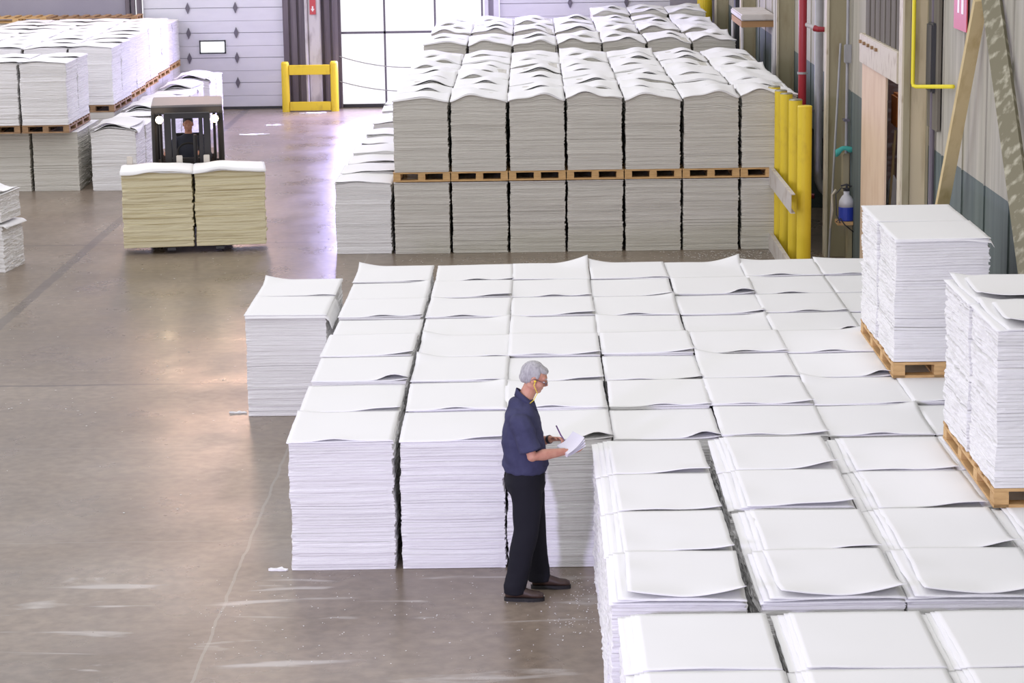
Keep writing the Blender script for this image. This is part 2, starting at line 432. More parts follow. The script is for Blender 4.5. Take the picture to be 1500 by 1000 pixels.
# things inside the opening
bm = bmesh.new(); box(bm, 4.76, 5.0, 31.2, 31.75, 2.02, 2.46, .03)
tag(obj('orange_box', bm, M['orange']), 'dark orange box hung in the narrow gap beside the plywood', 'box')
for k, (a, b_) in enumerate((((4.74, 32.0, 0), (4.76, 31.3, 2.0)), ((4.90, 32.1, 0), (4.82, 31.9, 1.75)))):
    bm = bmesh.new(); tube(bm, [a, b_], .016, 8)
    tag(obj('broom_handle', bm, M['board_yellow']), ('right' if k == 0 else 'left')+' wooden handle leaning in the gap beside plywood', 'handle')
bm = bmesh.new(); tube(bm, [(4.80, 31.75, 0), (4.80, 31.75, .9), (4.80, 31.75, 1.25), (4.80, 31.75, 1.35)], [.07, .09, .07, .02], 14)
tag(obj('rag_bundle', bm, M['bottle'], smooth=True), 'pale bundle standing in the gap beside the plywood', 'bundle')


def column(name, y, m_face, xa=4.09, xb=XW-.005, top=9):
    t = struct(empty(name, ((xa+xb)/2, y, 0))); w = (xb-xa)/2
    bm = bmesh.new(); box(bm, -w+.03, w-.03, .03, .06, 0, top); obj('web', bm, m_face, t)
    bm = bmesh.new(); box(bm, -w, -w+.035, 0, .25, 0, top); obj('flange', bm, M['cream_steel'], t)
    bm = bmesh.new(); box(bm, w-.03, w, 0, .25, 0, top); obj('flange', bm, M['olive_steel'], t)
    return t


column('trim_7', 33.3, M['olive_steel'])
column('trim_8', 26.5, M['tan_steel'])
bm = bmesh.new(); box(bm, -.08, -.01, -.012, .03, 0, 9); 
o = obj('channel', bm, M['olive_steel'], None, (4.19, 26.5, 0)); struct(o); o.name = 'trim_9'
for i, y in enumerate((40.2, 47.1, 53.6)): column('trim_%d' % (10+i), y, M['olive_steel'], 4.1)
struct(wbox('trim_13', M['siding_grey'], XW-.05, XW-.016, 25.7, 26.35, 2.6, 6))
# dark conduit strip on wall right of column
bm = bmesh.new(); tube(bm, [(XW-.04, 26.05, .2), (XW-.04, 26.05, 6)], .03, 8)
tag(obj('rusty_conduit', bm, M['dark_siding']), 'dark rusty conduit on the wall right of the tan column', 'pipe')
bm = bmesh.new(); box(bm, XW-.10, XW-.016, 25.85, 26.2, 3.0, 3.75, .02)
tag(obj('rusty_bracket', bm, M['dark_metal']), 'dark rusty bracket on the wall beside the tan column', 'bracket')

# ------------------------------------------------------------------ pulp stacks
def hump_fn(style, rng):
    a1, a2, a3 = rng.uniform(.6, 1.3), rng.uniform(-1, 1), rng.uniform(-1, 1); p = rng.uniform(-.5, .5)
    if style == 'flat':
        return lambda x, y: .004*a2*sin(5*x+p)+.004*a3*cos(4*y+p)
    A = .036 if style == 'wavy' else .016
    return lambda x, y: A*(a1*cos(2*pi*x/.9*(.9+.15*a2)+p)+.45*a3*sin(2*pi*x/.45+p))*(1-.25*y)


def stack_body(w, d, h, style, seed, layers=46, jag=.006, lean=0, flare=0):
    rng = random.Random(seed); hf = hump_fn(style, rng)
    bm = bmesh.new(); nx, ny = 14, 16
    per = []
    for i in range(nx): per.append((-w/2+w*i/nx, -d/2, 0, -1))
    for i in range(ny): per.append((w/2, -d/2+d*i/ny, 1, 0))
    for i in range(nx): per.append((w/2-w*i/nx, d/2, 0, 1))
    for i in range(ny): per.append((-w/2, d/2-d*i/ny, -1, 0))
    n = len(per); rings = []; lx = ly = 0
    ph = rng.uniform(0, 6)
    for k in range(layers):
        z0, z1 = h*k/layers, h*(k+1)/layers
        lx = lx*.8+rng.gauss(0, .0028); ly = ly*.8+rng.gauss(0, .0028)
        big = rng.random() < .10
        gl = rng.uniform(.009, .014) if big else rng.uniform(.002, .007)
        grow = rng.gauss(0, .0022)
        sx = lx+lean*(k/layers-.5)
        for (zz, ins, jg) in ((z0+.02*h/layers, gl, .4), (z0+.16*h/layers, .0005, 1), (z1-.10*h/layers, .0, 1)):
            vs = []
            for j, (x, y, ax, ay) in enumerate(per):
                jn = noise.noise(Vector((x*4+seed, y*4, k*.9)))*jag*(1.6 if ax else .5)+rng.gauss(0, jag*.22)*(1.6 if ax else .35)
                corner = 1 if (abs(abs(x)-w/2) < .03 and abs(abs(y)-d/2) < .03) else 0
                off = grow-ins+jn*jg-corner*.010*rng.random()
                fl = flare*((k/layers-.5)*2)**2
                px = x+sx+(ax*off if ax else 0)+(math.copysign(.006, x) if corner and ay else 0)*0
                py = y+ly+(ay*off if ay else 0)
                if not ax: px += (0)
                if ax and abs(abs(y)-d/2) < .03: py += -math.copysign(.006, y)
                f = (k/layers)
                wv = .0035*sin(6*x+ph+k*.09)+.003*sin(5*y+k*.07+ph)+.007*noise.noise(Vector((x*2.2, y*2.2, k*.14+seed)))
                z = zz+wv*min(1, f*8)*min(1, (1-f)*8+.2)+hf(x, y)*f**5
                vs.append(bm.verts.new((px, py, max(0.0, z))))
            rings.append(vs)
    for i in range(len(rings)-1):
        for j in range(n): bm.faces.new((rings[i][j], rings[i][(j+1) % n], rings[i+1][(j+1) % n], rings[i+1][j]))
    c = bm.verts.new((0, 0, h+hf(0, 0)-.002)); c0 = bm.verts.new((0, 0, 0.0))
    for j in range(n):
        bm.faces.new((rings[-1][j], rings[-1][(j+1) % n], c)); bm.faces.new((rings[0][(j+1) % n], rings[0][j], c0))
    bmesh.ops.recalc_face_normals(bm, faces=bm.faces[:])
    me = bpy.data.meshes.new('sheet_pile'); bm.to_mesh(me); bm.free()
    return me, hf


def sheet_mesh(w, d, z0, hf, bw, bd, dx=0, dy=0, rot=0, curls=(), lifts=(), th=.004, seed=0, ripple=.003, droop=1.4):
    bm = bmesh.new(); nx, ny = 22, 24; cr, sr = cos(rot), sin(rot); T = []; B = []
    for j in range(ny+1):
        rt = []; rb = []
        for i in range(nx+1):
            u, v = i/nx-.5, j/ny-.5; x, y = u*w, v*d
            X = x*cr-y*sr+dx; Y = x*sr+y*cr+dy
            cx = min(max(X, -bw/2), bw/2); cy = min(max(Y, -bd/2), bd/2)
            z = z0+hf(cx, cy)+ripple*noise.noise(Vector((X*3+seed, Y*3, seed*1.7)))
            ovx, ovy = abs(X-cx), abs(Y-cy)
            ov = sqrt(ovx*ovx+ovy*ovy); sagx = 0
            if ov > .008:
                z -= droop*(ov-.008)
                X = cx+(X-cx)*.75; Y = cy+(Y-cy)*.75
            for (qx, qy, R, H) in curls:
                dist = sqrt((x-qx*w/2)**2+(y-qy*d/2)**2); t = max(0, 1-dist/R); z += H*t**1.7
            for (edge, p0, s, H, dep) in lifts:
                if edge == 'f': a, q = x-p0*w, y+d/2
                elif edge == 'l': a, q = y-p0*d, x+w/2
                elif edge == 'r': a, q = y-p0*d, w/2-x
                else: a, q = x-p0*w, d/2-y
                z += H*exp(-(a/s)**2)*max(0, 1-q/dep)**1.6
            wob = .004*noise.noise(Vector((x*9, y*9, seed+5))) if (i in (0, nx) or j in (0, ny)) else 0
            rt.append(bm.verts.new((X+wob, Y+wob, z+th))); rb.append(bm.verts.new((X+wob, Y+wob, z)))
        T.append(rt); B.append(rb)
    for j in range(ny):
        for i in range(nx):
            bm.faces.new((T[j][i], T[j][i+1], T[j+1][i+1], T[j+1][i])); bm.faces.new((B[j][i], B[j+1][i], B[j+1][i+1], B[j][i+1]))
    for i in range(nx):
        bm.faces.new((B[0][i], B[0][i+1], T[0][i+1], T[0][i])); bm.faces.new((T[ny][i], T[ny][i+1], B[ny][i+1], B[ny][i]))
    for j in range(ny):
        bm.faces.new((T[j][0], T[j+1][0], B[j+1][0], B[j][0])); bm.faces.new((B[j][nx], B[j+1][nx], T[j+1][nx], T[j][nx]))
    bmesh.ops.recalc_face_normals(bm, faces=bm.faces[:])
    me = bpy.data.meshes.new('top_sheet'); bm.to_mesh(me); bm.free()
    for p in me.polygons: p.use_smooth = abs(p.normal.z) > .3
    return me


def make_stack(style, seed, w=.845, d=1.03, h=1.06, edge='paper_edge', **kw):
    rng = random.Random(seed*31+5)
    root = empty('pulp_stack', (0, -100, 0))
    args = {k: kw[k] for k in ('layers', 'jag', 'lean') if k in kw}
    me, hf = stack_body(w-.018, d-.024, h-.014, style, seed, **args)
    link('sheet_pile', me, M[edge], root)
    specs = kw.get('sheets')
    if specs is None:
        specs = []
        if style == 'flat':
            q = rng.choice([(1, -1), (1, -1), (-1, 1), (1, 1)])
            specs.append(dict(dx=rng.uniform(-.008, .008), dy=rng.uniform(-.008, .008), rot=rng.gauss(0, .003)))
            c = [(q[0], q[1], rng.uniform(.25, .45), rng.choice([.02, .035, .05]))]
            specs.append(dict(dx=rng.uniform(-.008, .010), dy=rng.uniform(-.016, .008), rot=rng.gauss(0, .005), curls=c,
                              lifts=[('f', rng.uniform(-.2, .4), .14, rng.choice([0, .012, .022]), .25)]))
        else:
            specs.append(dict(w=w+.005, dx=rng.uniform(-.012, .008), dy=rng.uniform(-.012, .005), rot=rng.gauss(0, .007), lifts=[('f', rng.uniform(-.3, .3), .2, rng.choice([0, 0, .010]), .3)]))
            specs.append(dict(w=w+.02, d=d+.005, dx=rng.uniform(-.012, .008), dy=rng.uniform(-.018, .0), rot=rng.gauss(0, .010),
                              lifts=[('f', rng.uniform(-.35, .35), rng.uniform(.14, .26), rng.choice([0, 0, .004, .012, .03]), .4)],
                              curls=[(rng.choice([-1, 1]), -1, .3, rng.choice([-.02, .0, .0, .035])), (rng.choice([-1, 1]), 1, .4, rng.choice([0, .0, .05, .07]))]))
    z = h-.014
    for i, s in enumerate(specs):
        s = dict(s); ww = s.pop('w', w); dd = s.pop('d', d); dz = s.pop('dz', 0)
        ov = sheet_mesh(ww, dd, z+.002+i*.0055+dz, hf, w, d, seed=seed+i*3, **s)
        link('top_sheet', ov, M['paper'], root)
    return root


def place(proto, x, y, z=0, rz=0, sz=1, label=None, group=None):
    c = copy_tree(proto); c.location = (x, y, z); c.rotation_euler = (0, 0, rz); c.scale = (1, 1, sz)
    tag(c, label, 'paper stack', group); return c


FLAT = [make_stack('flat', s) for s in range(1, 9)]
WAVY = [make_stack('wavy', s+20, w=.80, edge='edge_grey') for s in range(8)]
SOFT = [make_stack('soft', s+41, w=.82) for s in range(5)]
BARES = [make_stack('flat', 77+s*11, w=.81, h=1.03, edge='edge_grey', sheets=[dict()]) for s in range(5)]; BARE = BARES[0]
FAN2 = [make_stack('flat', 80+s, w=.84, h=1.06, jag=.008, sheets=[
    dict(w=.84, dx=-.004), dict(w=.80, dx=.018, rot=.006*(s-1), dz=.001), dict(w=.77, dx=.034, rot=-.005, dz=.003),
    dict(w=.74, d=1.02, dx=.046, dy=-.004, rot=.004*(1-s), dz=.005, lifts=[('f', .25-.3*s, .22, .010, .3)])]) for s in range(3)]
FAN = [make_stack('flat', 60+s, w=.84, h=1.06, jag=.010, sheets=[
    dict(w=.84, dx=-.012), dict(w=.80, dx=.0+.01*s, rot=.008*(s-1), dz=.002),
    dict(w=.74, dx=.03, rot=-.012+.008*s, dz=.006, lifts=[('l', .2, .2, .014, .2)]),
    dict(w=.72, d=1.02, dx=.055, dy=-.01, rot=.006*s, dz=.01, curls=[(1, -1, .35, .03+.02*(s == 1))],
         lifts=[('f', -.15+.2*s, .2, .014+.008*s, .3), ('l', -.2, .25, .014, .2)])]) for s in range(4)]
SAG = [make_stack('flat', 70+s, w=.84, h=1.06, jag=.010, sheets=[
    dict(w=.84, dx=-.010), dict(w=.82, dy=-.004, dz=.010, lifts=[('f', .1, .3, .02, .4)]), dict(w=.78, dx=.012, dy=-.006, dz=.016, rot=.008, lifts=[('l', -.3, .25, .02, .3)]),
    dict(w=.72, d=1.02, dx=.05, dy=-.004, rot=-.012+.02*s, dz=.022, curls=[(1, -1, .42, .075), (-1, -1, .45, .045)], lifts=[('f', .0, .25, .004, .4), ('l', .1, .2, .02, .25)])]) for s in range(2)]
protos = FLAT+WAVY+SOFT+BARES+FAN+FAN2+SAG


def make_pallet(w=.82, L=2.05, m='pine', blocks=4):
    t = empty('wooden_pallet', (0, -100, 0)); H = .135
    bm = bmesh.new(); nb = 9
    for k in range(nb):
        y = -L/2+(L-.11)*k/(nb-1); box(bm, -w/2, w/2, y, y+.11, H-.022, H, .002)
    obj('top_deck', bm, M[m], t)
    for sx in (-1, 0, 1):
        bm = bmesh.new(); cx = sx*(w/2-.055)
        box(bm, cx-.05, cx+.05, -L/2+.004, L/2-.004, H-.044, H-.0225)
        for b in range(blocks):
            y = -L/2+.005+(L-.15)*b/(blocks-1); box(bm, cx-.052, cx+.052, y, y+.14, .0225, H-.045)
        obj('stringer', bm, M[m], t)
    bm = bmesh.new()
    for sx in (-1, 0, 1): box(bm, sx*(w/2-.055)-.053, sx*(w/2-.055)+.053, -L/2, L/2, 0, .022, .002)
    for y in (-L/2, L/2-.12): box(bm, -w/2, w/2, y, y+.12, 0, .0215)
    obj('bottom_deck', bm, M[m], t)
    return t


CURL = make_stack('flat', 99, sheets=[dict(), dict(curls=[(1, 1, .42, .095)], dx=.004)])
GAPE = make_stack('flat', 98, sheets=[dict(curls=[(1, -1, .18, .02)]), dict(curls=[(1, -1, .30, .02)], lifts=[('f', .34, .11, .05, .3)], dx=.004)])
protos += [CURL, GAPE]
PAL = make_pallet(); PALO = make_pallet(m='pine_old')
protos += [PAL, PALO]


def place_pallet(p, x, y, z, label, group, rz=0):
    c = copy_tree(p); c.location = (x, y, z); c.rotation_euler = (0, 0, rz); tag(c, label, 'pallet', group); return c


# --- central low block: 7 columns x 4 rows of loads, each load two stacks deep
rng = random.Random(3)
CX = [-1.55, -.665, .175, 1.03, 1.885, 2.72, 3.56]
CY = [19.34, 21.43, 23.52, 25.61]
rowname = ['front', 'second', 'third', 'rear']
for r, cy in enumerate(CY):
    for c, cx in enumerate(CX):
        for h in (0, 1):
            y = cy+(-.525 if h == 0 else .525)
            y = cy+(-.518 if h == 0 else .518)
            p = FLAT[(c*3+r*5+h*2+rng.randrange(3)) % 8]
            if r == 3 and h == 1 and c in (2, 4): p = CURL
            if h == 0 and (r, c) in ((1, 0), (0, 2), (0, 3), (3, 4), (2, 5), (1, 5)): p = GAPE
            dz = [.0, .02, -.01, .0][r]+rng.uniform(-.012, .012)+(.012 if h else 0)
            rz = rng.gauss(0, .006)
            lab = 'white pulp stack, %s half of %s load from left, %s row of central low block' % ('near' if h == 0 else 'far', ORD[c], rowname[r])
            place(p, cx+rng.uniform(-.008, .008), y, 0, rz, 1+dz, lab, 'pulp stacks of the central low block')
# --- lower right block, nearer the camera
FX = [.865, 1.80, 2.70, 3.57]
FY = [17.14, 14.95, 12.72]
frn = ['rear', 'middle', 'nearest']
for r, cy in enumerate(FY):
    for c, cx in enumerate(FX):
        for h in (0, 1):
            y = cy+(-.52 if h == 0 else .52)
            if r == 2: p = FAN2[(c+h) % 3]; sz = 1.0
            elif r == 1: p = SAG[c % 2] if h == 0 else FAN[(c+1) % 4]; sz = 1.02
            else: p = FAN[(c+h*2) % 4]; sz = .99+.02*(c % 2)
            if r == 1 and h == 0: sz = 1.025
            lab = 'white pulp stack, %s half of %s load from left, %s row of lower right block' % ('near' if h == 0 else 'far', ORD[c], frn[r])
            o = place(p, (cx if r < 2 else [.925, 1.83, 2.72, 3.60][c])+rng.uniform(-.008, .008)-(.015 if c and r < 2 else 0), y, 0, rng.gauss(0, .006), sz, lab, 'pulp stacks of the lower right block'); o.scale[0] = 1.055 if r == 2 or c else 1.0
# --- solo load left of the central block
place(FLAT[2], -2.53, 25.36, 0, 0, 1.0, 'far half of the lone white pulp stack left of the central block', 'lone load left of the central block')
SOLO = make_stack('flat', 91, w=.845, layers=40, sheets=[dict(dx=.0), dict(w=.90, d=1.05, dx=.040, dy=-.012, droop=2.4, curls=[(-1, 1, .2, .02)])]); protos.append(SOLO)
place(SOLO, -2.53, 24.29, 0, 0, 1.0, 'near half of the lone load left of centre, corner sheet folded down', 'lone load left of the central block')
# --- palletised loads on top of the blocks, right side
for nm, x, y, zb, hs, desc in (('A', 3.50, 21.28, 1.085, 1.01, 'tall white pulp stack on pallet atop central block by the right wall'),
                               ('B', 3.55, 16.97, 1.10, 1.04, 'tall white pulp stack on pallet at the right edge, fanned top sheets')):
    place_pallet(PAL, x, y, zb, 'pine pallet under the %s raised pulp load on the right' % ('farther' if nm == 'A' else 'nearer'), 'pallets under the raised loads')
    for h in (0, 1):
        seed = 120+ord(nm)+h
        if nm == 'A': sh = [dict(dx=.0), dict(w=.86, dx=.02, dy=-.02 if h == 0 else 0, curls=[(1, -1, .35, -.03)] if h == 0 else [(1, -1, .5, .0)])]
        else: sh = [dict(dx=-.01), dict(w=.78, dx=.03, rot=.03, dz=.004, curls=[(-1, 1, .4, .05)]), dict(w=.74, dx=.07, rot=-.05, dz=.02, curls=[(-1, -1, .4, .05), (1, 1, .3, .03)], lifts=[('f', 0, .2, .03, .3)])]
        P_ = make_stack('flat', seed, w=.82, h=1.07, layers=42, jag=.011, sheets=sh); protos.append(P_)
        place(P_, x+(.0 if h == 0 else -.01), y-.515+1.03*h, zb+.137, 0, hs, '%s half of %s' % ('near' if h == 0 else 'far', desc), 'raised loads on the right')

# --- tall double block in the background
HID = []
DX = [-1.6+.83*k for k in range(7)]
DY = [35.09, 37.19, 39.29, 41.39, 45.40, 48.80, 50.92]
G2 = 'upper tier stacks of the tall background block'
for r, cy in enumerate(DY):
    for c, cx in enumerate(DX):
        place_pallet(PAL, cx, cy, 1.045, 'pine pallet between tiers, %s column from left, %s row of tall block' % (ORD[c], ORD[r]), 'pallets between the tiers of the tall block')
        for h in (0, 1):
            y = cy+(-.52 if h == 0 else .52)
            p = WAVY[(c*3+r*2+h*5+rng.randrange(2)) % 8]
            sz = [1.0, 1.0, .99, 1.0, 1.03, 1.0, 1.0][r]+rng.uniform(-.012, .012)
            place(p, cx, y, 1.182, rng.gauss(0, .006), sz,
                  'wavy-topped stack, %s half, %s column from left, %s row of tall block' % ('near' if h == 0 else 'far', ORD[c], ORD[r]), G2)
            if r == 0 and h == 0:
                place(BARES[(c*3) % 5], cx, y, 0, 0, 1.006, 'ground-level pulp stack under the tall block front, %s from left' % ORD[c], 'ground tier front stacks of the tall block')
            else:
                HID.append((cx, y, 0, 1.043))
for c in (4, 5, 6):
    for h in (0, 1):
        y = 53.05+(-.52 if h == 0 else .52)
        place(WAVY[(c+h) % 8], DX[c], y, 1.25, 0, 1.02, 'wavy stack at the very back of tall block, %s half, %s column from left' % ('near' if h == 0 else 'far', ORD[c]), G2)
        HID.append((DX[c], y, 0, 1.110))
    place_pallet(PAL, DX[c], 53.05, 1.112, 'pine pallet between tiers, %s column from left, rearmost row of tall block' % ORD[c], 'pallets between the tiers of the tall block')
def hidden_tier(lst, label):
    bm = bmesh.new()
    for x, y, z0, z1 in lst:
        n = 9
        for k in range(n):
            a, b_ = z0+(z1-z0)*k/n, z0+(z1-z0)*(k+1)/n; s_ = .003*((k*7) % 3)
            box(bm, x-.40+s_, x+.40-s_, y-.508+s_, y+.508-s_, a, b_-.003 if k < n-1 else b_)
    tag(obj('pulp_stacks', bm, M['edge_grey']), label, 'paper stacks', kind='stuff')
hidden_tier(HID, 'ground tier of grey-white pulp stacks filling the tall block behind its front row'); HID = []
# low column left of the tall block
for r, cy in enumerate((35.14, 37.6, 40.12, 42.95, 45.5)):
    for h in (0, 1):
        p = SOFT[(r*2+h) % 5]
        place(p, -2.45+(.05 if r > 1 else 0), cy+(-.52 if h == 0 else .52), 0, rng.gauss(0, .012), 1.0+rng.uniform(-.03, .03),
              'low pulp stack left of the tall block, %s half of its %s load' % ('near' if h == 0 else 'far', ORD[r]), 'single column left of the tall block')

# --- left background group
LX = [-8.36, -9.21, -10.06]
for c, cx in enumerate(LX):
    place_pallet(PALO, cx-.07, 42.25, 1.045, 'brown pallet under %s load from right, front upper row of left group' % ORD[c], 'pallets of the left group')
    for h in (0, 1):
        y = 42.25+(-.52 if h == 0 else .52)
        place(SOFT[(c+h) % 5], cx-.07, y, 1.182, 0, 1.02, 'upper front-row stack of left group, %s half, %s from right' % ('near' if h == 0 else 'far', ORD[c]), 'upper front row of the left group')
        place(BARES[c+h], cx+.03, y+.28, 0, 0, 1.006, 'ground-level stack of left group, %s half, %s from right' % ('near' if h == 0 else 'far', ORD[c]), 'ground tier of the left group')
for r, cy in enumerate((45.75, 47.9, 50.05, 52.2, 54.3)):
    for c, cx in enumerate([-8.24-.07*r-.84*k for k in range(4)]):
        place_pallet(PAL if r else PALO, cx, cy, 1.045, 'pallet under %s load from right, %s row of left group' % (ORD[c], ORD[r+1]), 'pallets of the left group')
        for h in (0, 1):
            y = cy+(-.52 if h == 0 else .52)
            hz = 1.02 if r < 4 else .88
            place(SOFT[(c+h+r) % 5], cx, y, 1.182, 0, hz, 'upper stack of left group, %s half, %s row back, %s from right' % ('near' if h == 0 else 'far', ORD[r], ORD[c]), 'upper rear rows of the left group')
            HID.append((cx, y, 0, 1.043))
# aisle-side ground column of the left group
CR = make_stack('wavy', 140, w=.80, h=1.06, sheets=[dict(w=.82, dx=.0, dz=.01), dict(w=.78, dx=.04, rot=.06, dz=.02, lifts=[('f', .0, .3, .05, .5)], curls=[(1, 1, .5, .05)]),
                dict(w=.74, dx=-.02, rot=-.08, dz=.05, lifts=[('f', -.1, .2, .03, .5), ('b', .2, .3, .06, .5)], curls=[(-1, 1, .5, .05)])]); protos.append(CR)
for r, (cx, cy) in enumerate(((-7.30, 42.45), (-7.29, 44.60), (-7.28, 46.75), (-7.25, 48.9), (-7.28, 52.1))):
    for h in (0, 1):
        place(CR if (r+h) % 2 == 0 else SOFT[r % 5], cx, cy+(-.52 if h == 0 else .52), 0, 0, 1.0,
              'low stack with loose top sheets behind the forklift, %s half, %s load back' % ('near' if h == 0 else 'far', ORD[r]), 'aisle side column of the left group')
# empty pallets lying on top at the rear of the left group
for k in range(3):
    place_pallet(PALO if k != 1 else PAL, -9.85-2.08*k, 54.3+.2*(k == 1), 2.145 if k == 0 else 2.145, 'empty brown pallet lying atop rear of left group, %s from right' % ORD[k], 'empty pallets on the left group', rz=pi/2)
for k in range(2):
    cx = -12.0-1.05*k*0-.84*k
    for h in (0, 1):
        HID.append((-11.98-.84*k, 54.3-.52+1.04*h, 0, 2.12))
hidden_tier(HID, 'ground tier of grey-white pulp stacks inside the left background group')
# small near stack at the left edge
SM = make_stack('flat', 150, w=1.0, d=.82, h=.66, layers=22, jag=.012, sheets=[dict(dx=.03, w=1.03, rot=.03, droop=.8), dict(dx=.05, w=1.03, rot=-.03, droop=.6)])
SM2 = make_stack('wavy', 151, w=.98, d=.80, h=.42, layers=16, jag=.008, sheets=[dict(w=1.0, dz=.01), dict(w=.97, dx=-.02, rot=.03, dz=.03, curls=[(1, -1, .3, .04)])])
protos += [SM, SM2]
place(SM, -7.83, 33.36, 0, -.14, 1, 'lower of two short white stacks piled at the left edge, ragged top sheets', 'short stacks at the left edge')
place(SM2, -7.84, 33.37, .70, -.14, 1, 'upper of two short white stacks piled at the left edge', 'short stacks at the left edge')

# ------------------------------------------------------------------ forklift with its load
FR = .13; FO = Vector((-4.93, 34.40, 0)); RF = Matrix.Rotation(FR, 4, 'Z')
def fl(x, y, z=0): return FO+RF @ Vector((x, y, z))
LD = [make_stack('soft', 160+s, w=1.03, d=.84, h=1.12, layers=26, jag=.012, edge='edge_cream',
                 sheets=[dict(w=1.05, d=.87, dz=.0, dy=-.01), dict(w=1.06, d=.88, dy=-.015, dz=.012, rot=.01, lifts=[('f', .1-.3*s, .2, .02, .4)])]) for s in (0, 1)]
protos += LD
for s in (0, 1):
    p = fl(-.525+1.05*s, .42, .10)
    place(LD[s], p.x, p.y, p.z, FR, 1, '%s cream pulp stack of the pair carried by the forklift' % ('left' if s == 0 else 'right'), 'load carried by the forklift')
trk = empty('forklift', FO, FR, 'dark forklift with lit headlamps carrying two pulp stacks toward the camera', 'forklift')
def part(name, m, fn, parent=trk, smooth=False):
    bm = bmesh.new(); fn(bm); return obj(name, bm, M[m], parent, smooth=smooth)
OX = -.07
for sx in (-1, 1):
    part('mast_upright', 'truck', lambda b: (box(b, OX+sx*.29-.05, OX+sx*.29+.05, 1.06, 1.18, .08, 1.93, .008), box(b, OX+sx*.20-.03, OX+sx*.20+.03, 1.08, 1.16, .08, 1.90)))
part('mast_crossbar', 'truck', lambda b: (box(b, OX-.33, OX+.33, 1.07, 1.17, 1.86, 1.94), box(b, OX-.33, OX+.33, 1.07, 1.17, .5, .58)))
part('hydraulic_cylinder', 'truck', lambda b: tube(b, [(OX+.11, 1.22, .15), (OX+.11, 1.22, 1.6)], .03, 12))
part('carriage', 'truck', lambda b: (box(b, -.6, .6, .94, 1.0, .25, .4), box(b, -.6, .6, .94, 1.0, .75, .9)))
for x in (-.93, -.20, .20):
    part('clamp_arm', 'clamp', lambda b: box(b, x-.045, x+.045, .875, .93, .15, 1.33, .008))
for sx in (-1, 1):
    part('fork', 'dark_metal', lambda b: (box(b, sx*.35-.06, sx*.35+.06, .02, 1.0, .05, .09), box(b, sx*.35-.06, sx*.35+.06, .95, 1.0, .05, .9)))
part('chassis', 'truck_body', lambda b: (box(b, OX-.52, OX+.52, 1.35, 3.3, .18, .75, .04), box(b, OX-.5, OX+.5, 2.5, 3.5, .2, 1.15, .08)))
part('dashboard', 'truck', lambda b: box(b, OX-.30, OX+.30, 1.42, 1.62, .75, 1.22, .03))
sw = part('steering_wheel', 'rubber', lambda b: tube(b, [(OX+.17*cos(a*pi/10), 1.72+.08*sin(a*pi/10), 1.28+.13*sin(a*pi/10)) for a in range(21)], .014, 8))
part('seat', 'rubber', lambda b: (box(b, OX-.24, OX+.24, 1.95, 2.4, .86, .98, .03), box(b, OX-.24, OX+.24, 2.36, 2.48, .95, 1.5, .03)))
g = part('overhead_guard', 'truck_roof', lambda b: (box(b, OX-.53, OX+.53, 1.38, 2.75, 1.985, 2.03, .01)))
part('guard_lip', 'truck', lambda b: (box(b, OX-.53, OX+.53, 1.36, 1.40, 1.90, 2.0), box(b, OX-.53, OX-.49, 1.38, 2.75, 1.92, 1.985), box(b, OX+.49, OX+.53, 1.38, 2.75, 1.92, 1.985)))
for sx in (-1, 1):
    part('guard_post', 'truck', lambda b: tube(b, [(OX+sx*.50, 1.42, .6), (OX+sx*.49, 1.40, 1.93)], .045, 8))
    part('guard_post', 'truck', lambda b: tube(b, [(OX+sx*.48, 2.7, .9), (OX+sx*.49, 2.68, 1.93)], .035, 8))
    part('inner_post', 'truck', lambda b: tube(b, [(OX+sx*.40, 1.5, .7), (OX+sx*.40, 1.5, 1.93)], .022, 8))
    hl = part('headlamp', 'truck', lambda b: tube(b, [(OX+sx*.41, 1.34, 1.83), (OX+sx*.41, 1.24, 1.83)], [.05, .062], 16))
    part('headlamp_lens', 'lamp', lambda b: tube(b, [(OX+sx*.41, 1.238, 1.83), (OX+sx*.41, 1.228, 1.83)], [.055, .045], 16), hl)
    l = bpy.data.lights.new('headlamp_light', 'POINT'); l.energy = 5; l.color = (1, .75, .5); l.shadow_soft_size = .05
    lo = bpy.data.objects.new('headlamp_light', l); COL.objects.link(lo); lo.parent = trk; lo.location = (OX+sx*.41, 1.16, 1.83)
    for yy in (1.55, 3.05):
        part('wheel', 'rubber', lambda b: tube(b, [(OX+sx*.52-.09, yy, .30), (OX+sx*.52-.07, yy, .30), (OX+sx*.52+.07, yy, .30), (OX+sx*.52+.09, yy, .30)], [.26, .30, .30, .26], 24))

# ------------------------------------------------------------------ people
def arm_rings(pts, flat=1):
    return pts


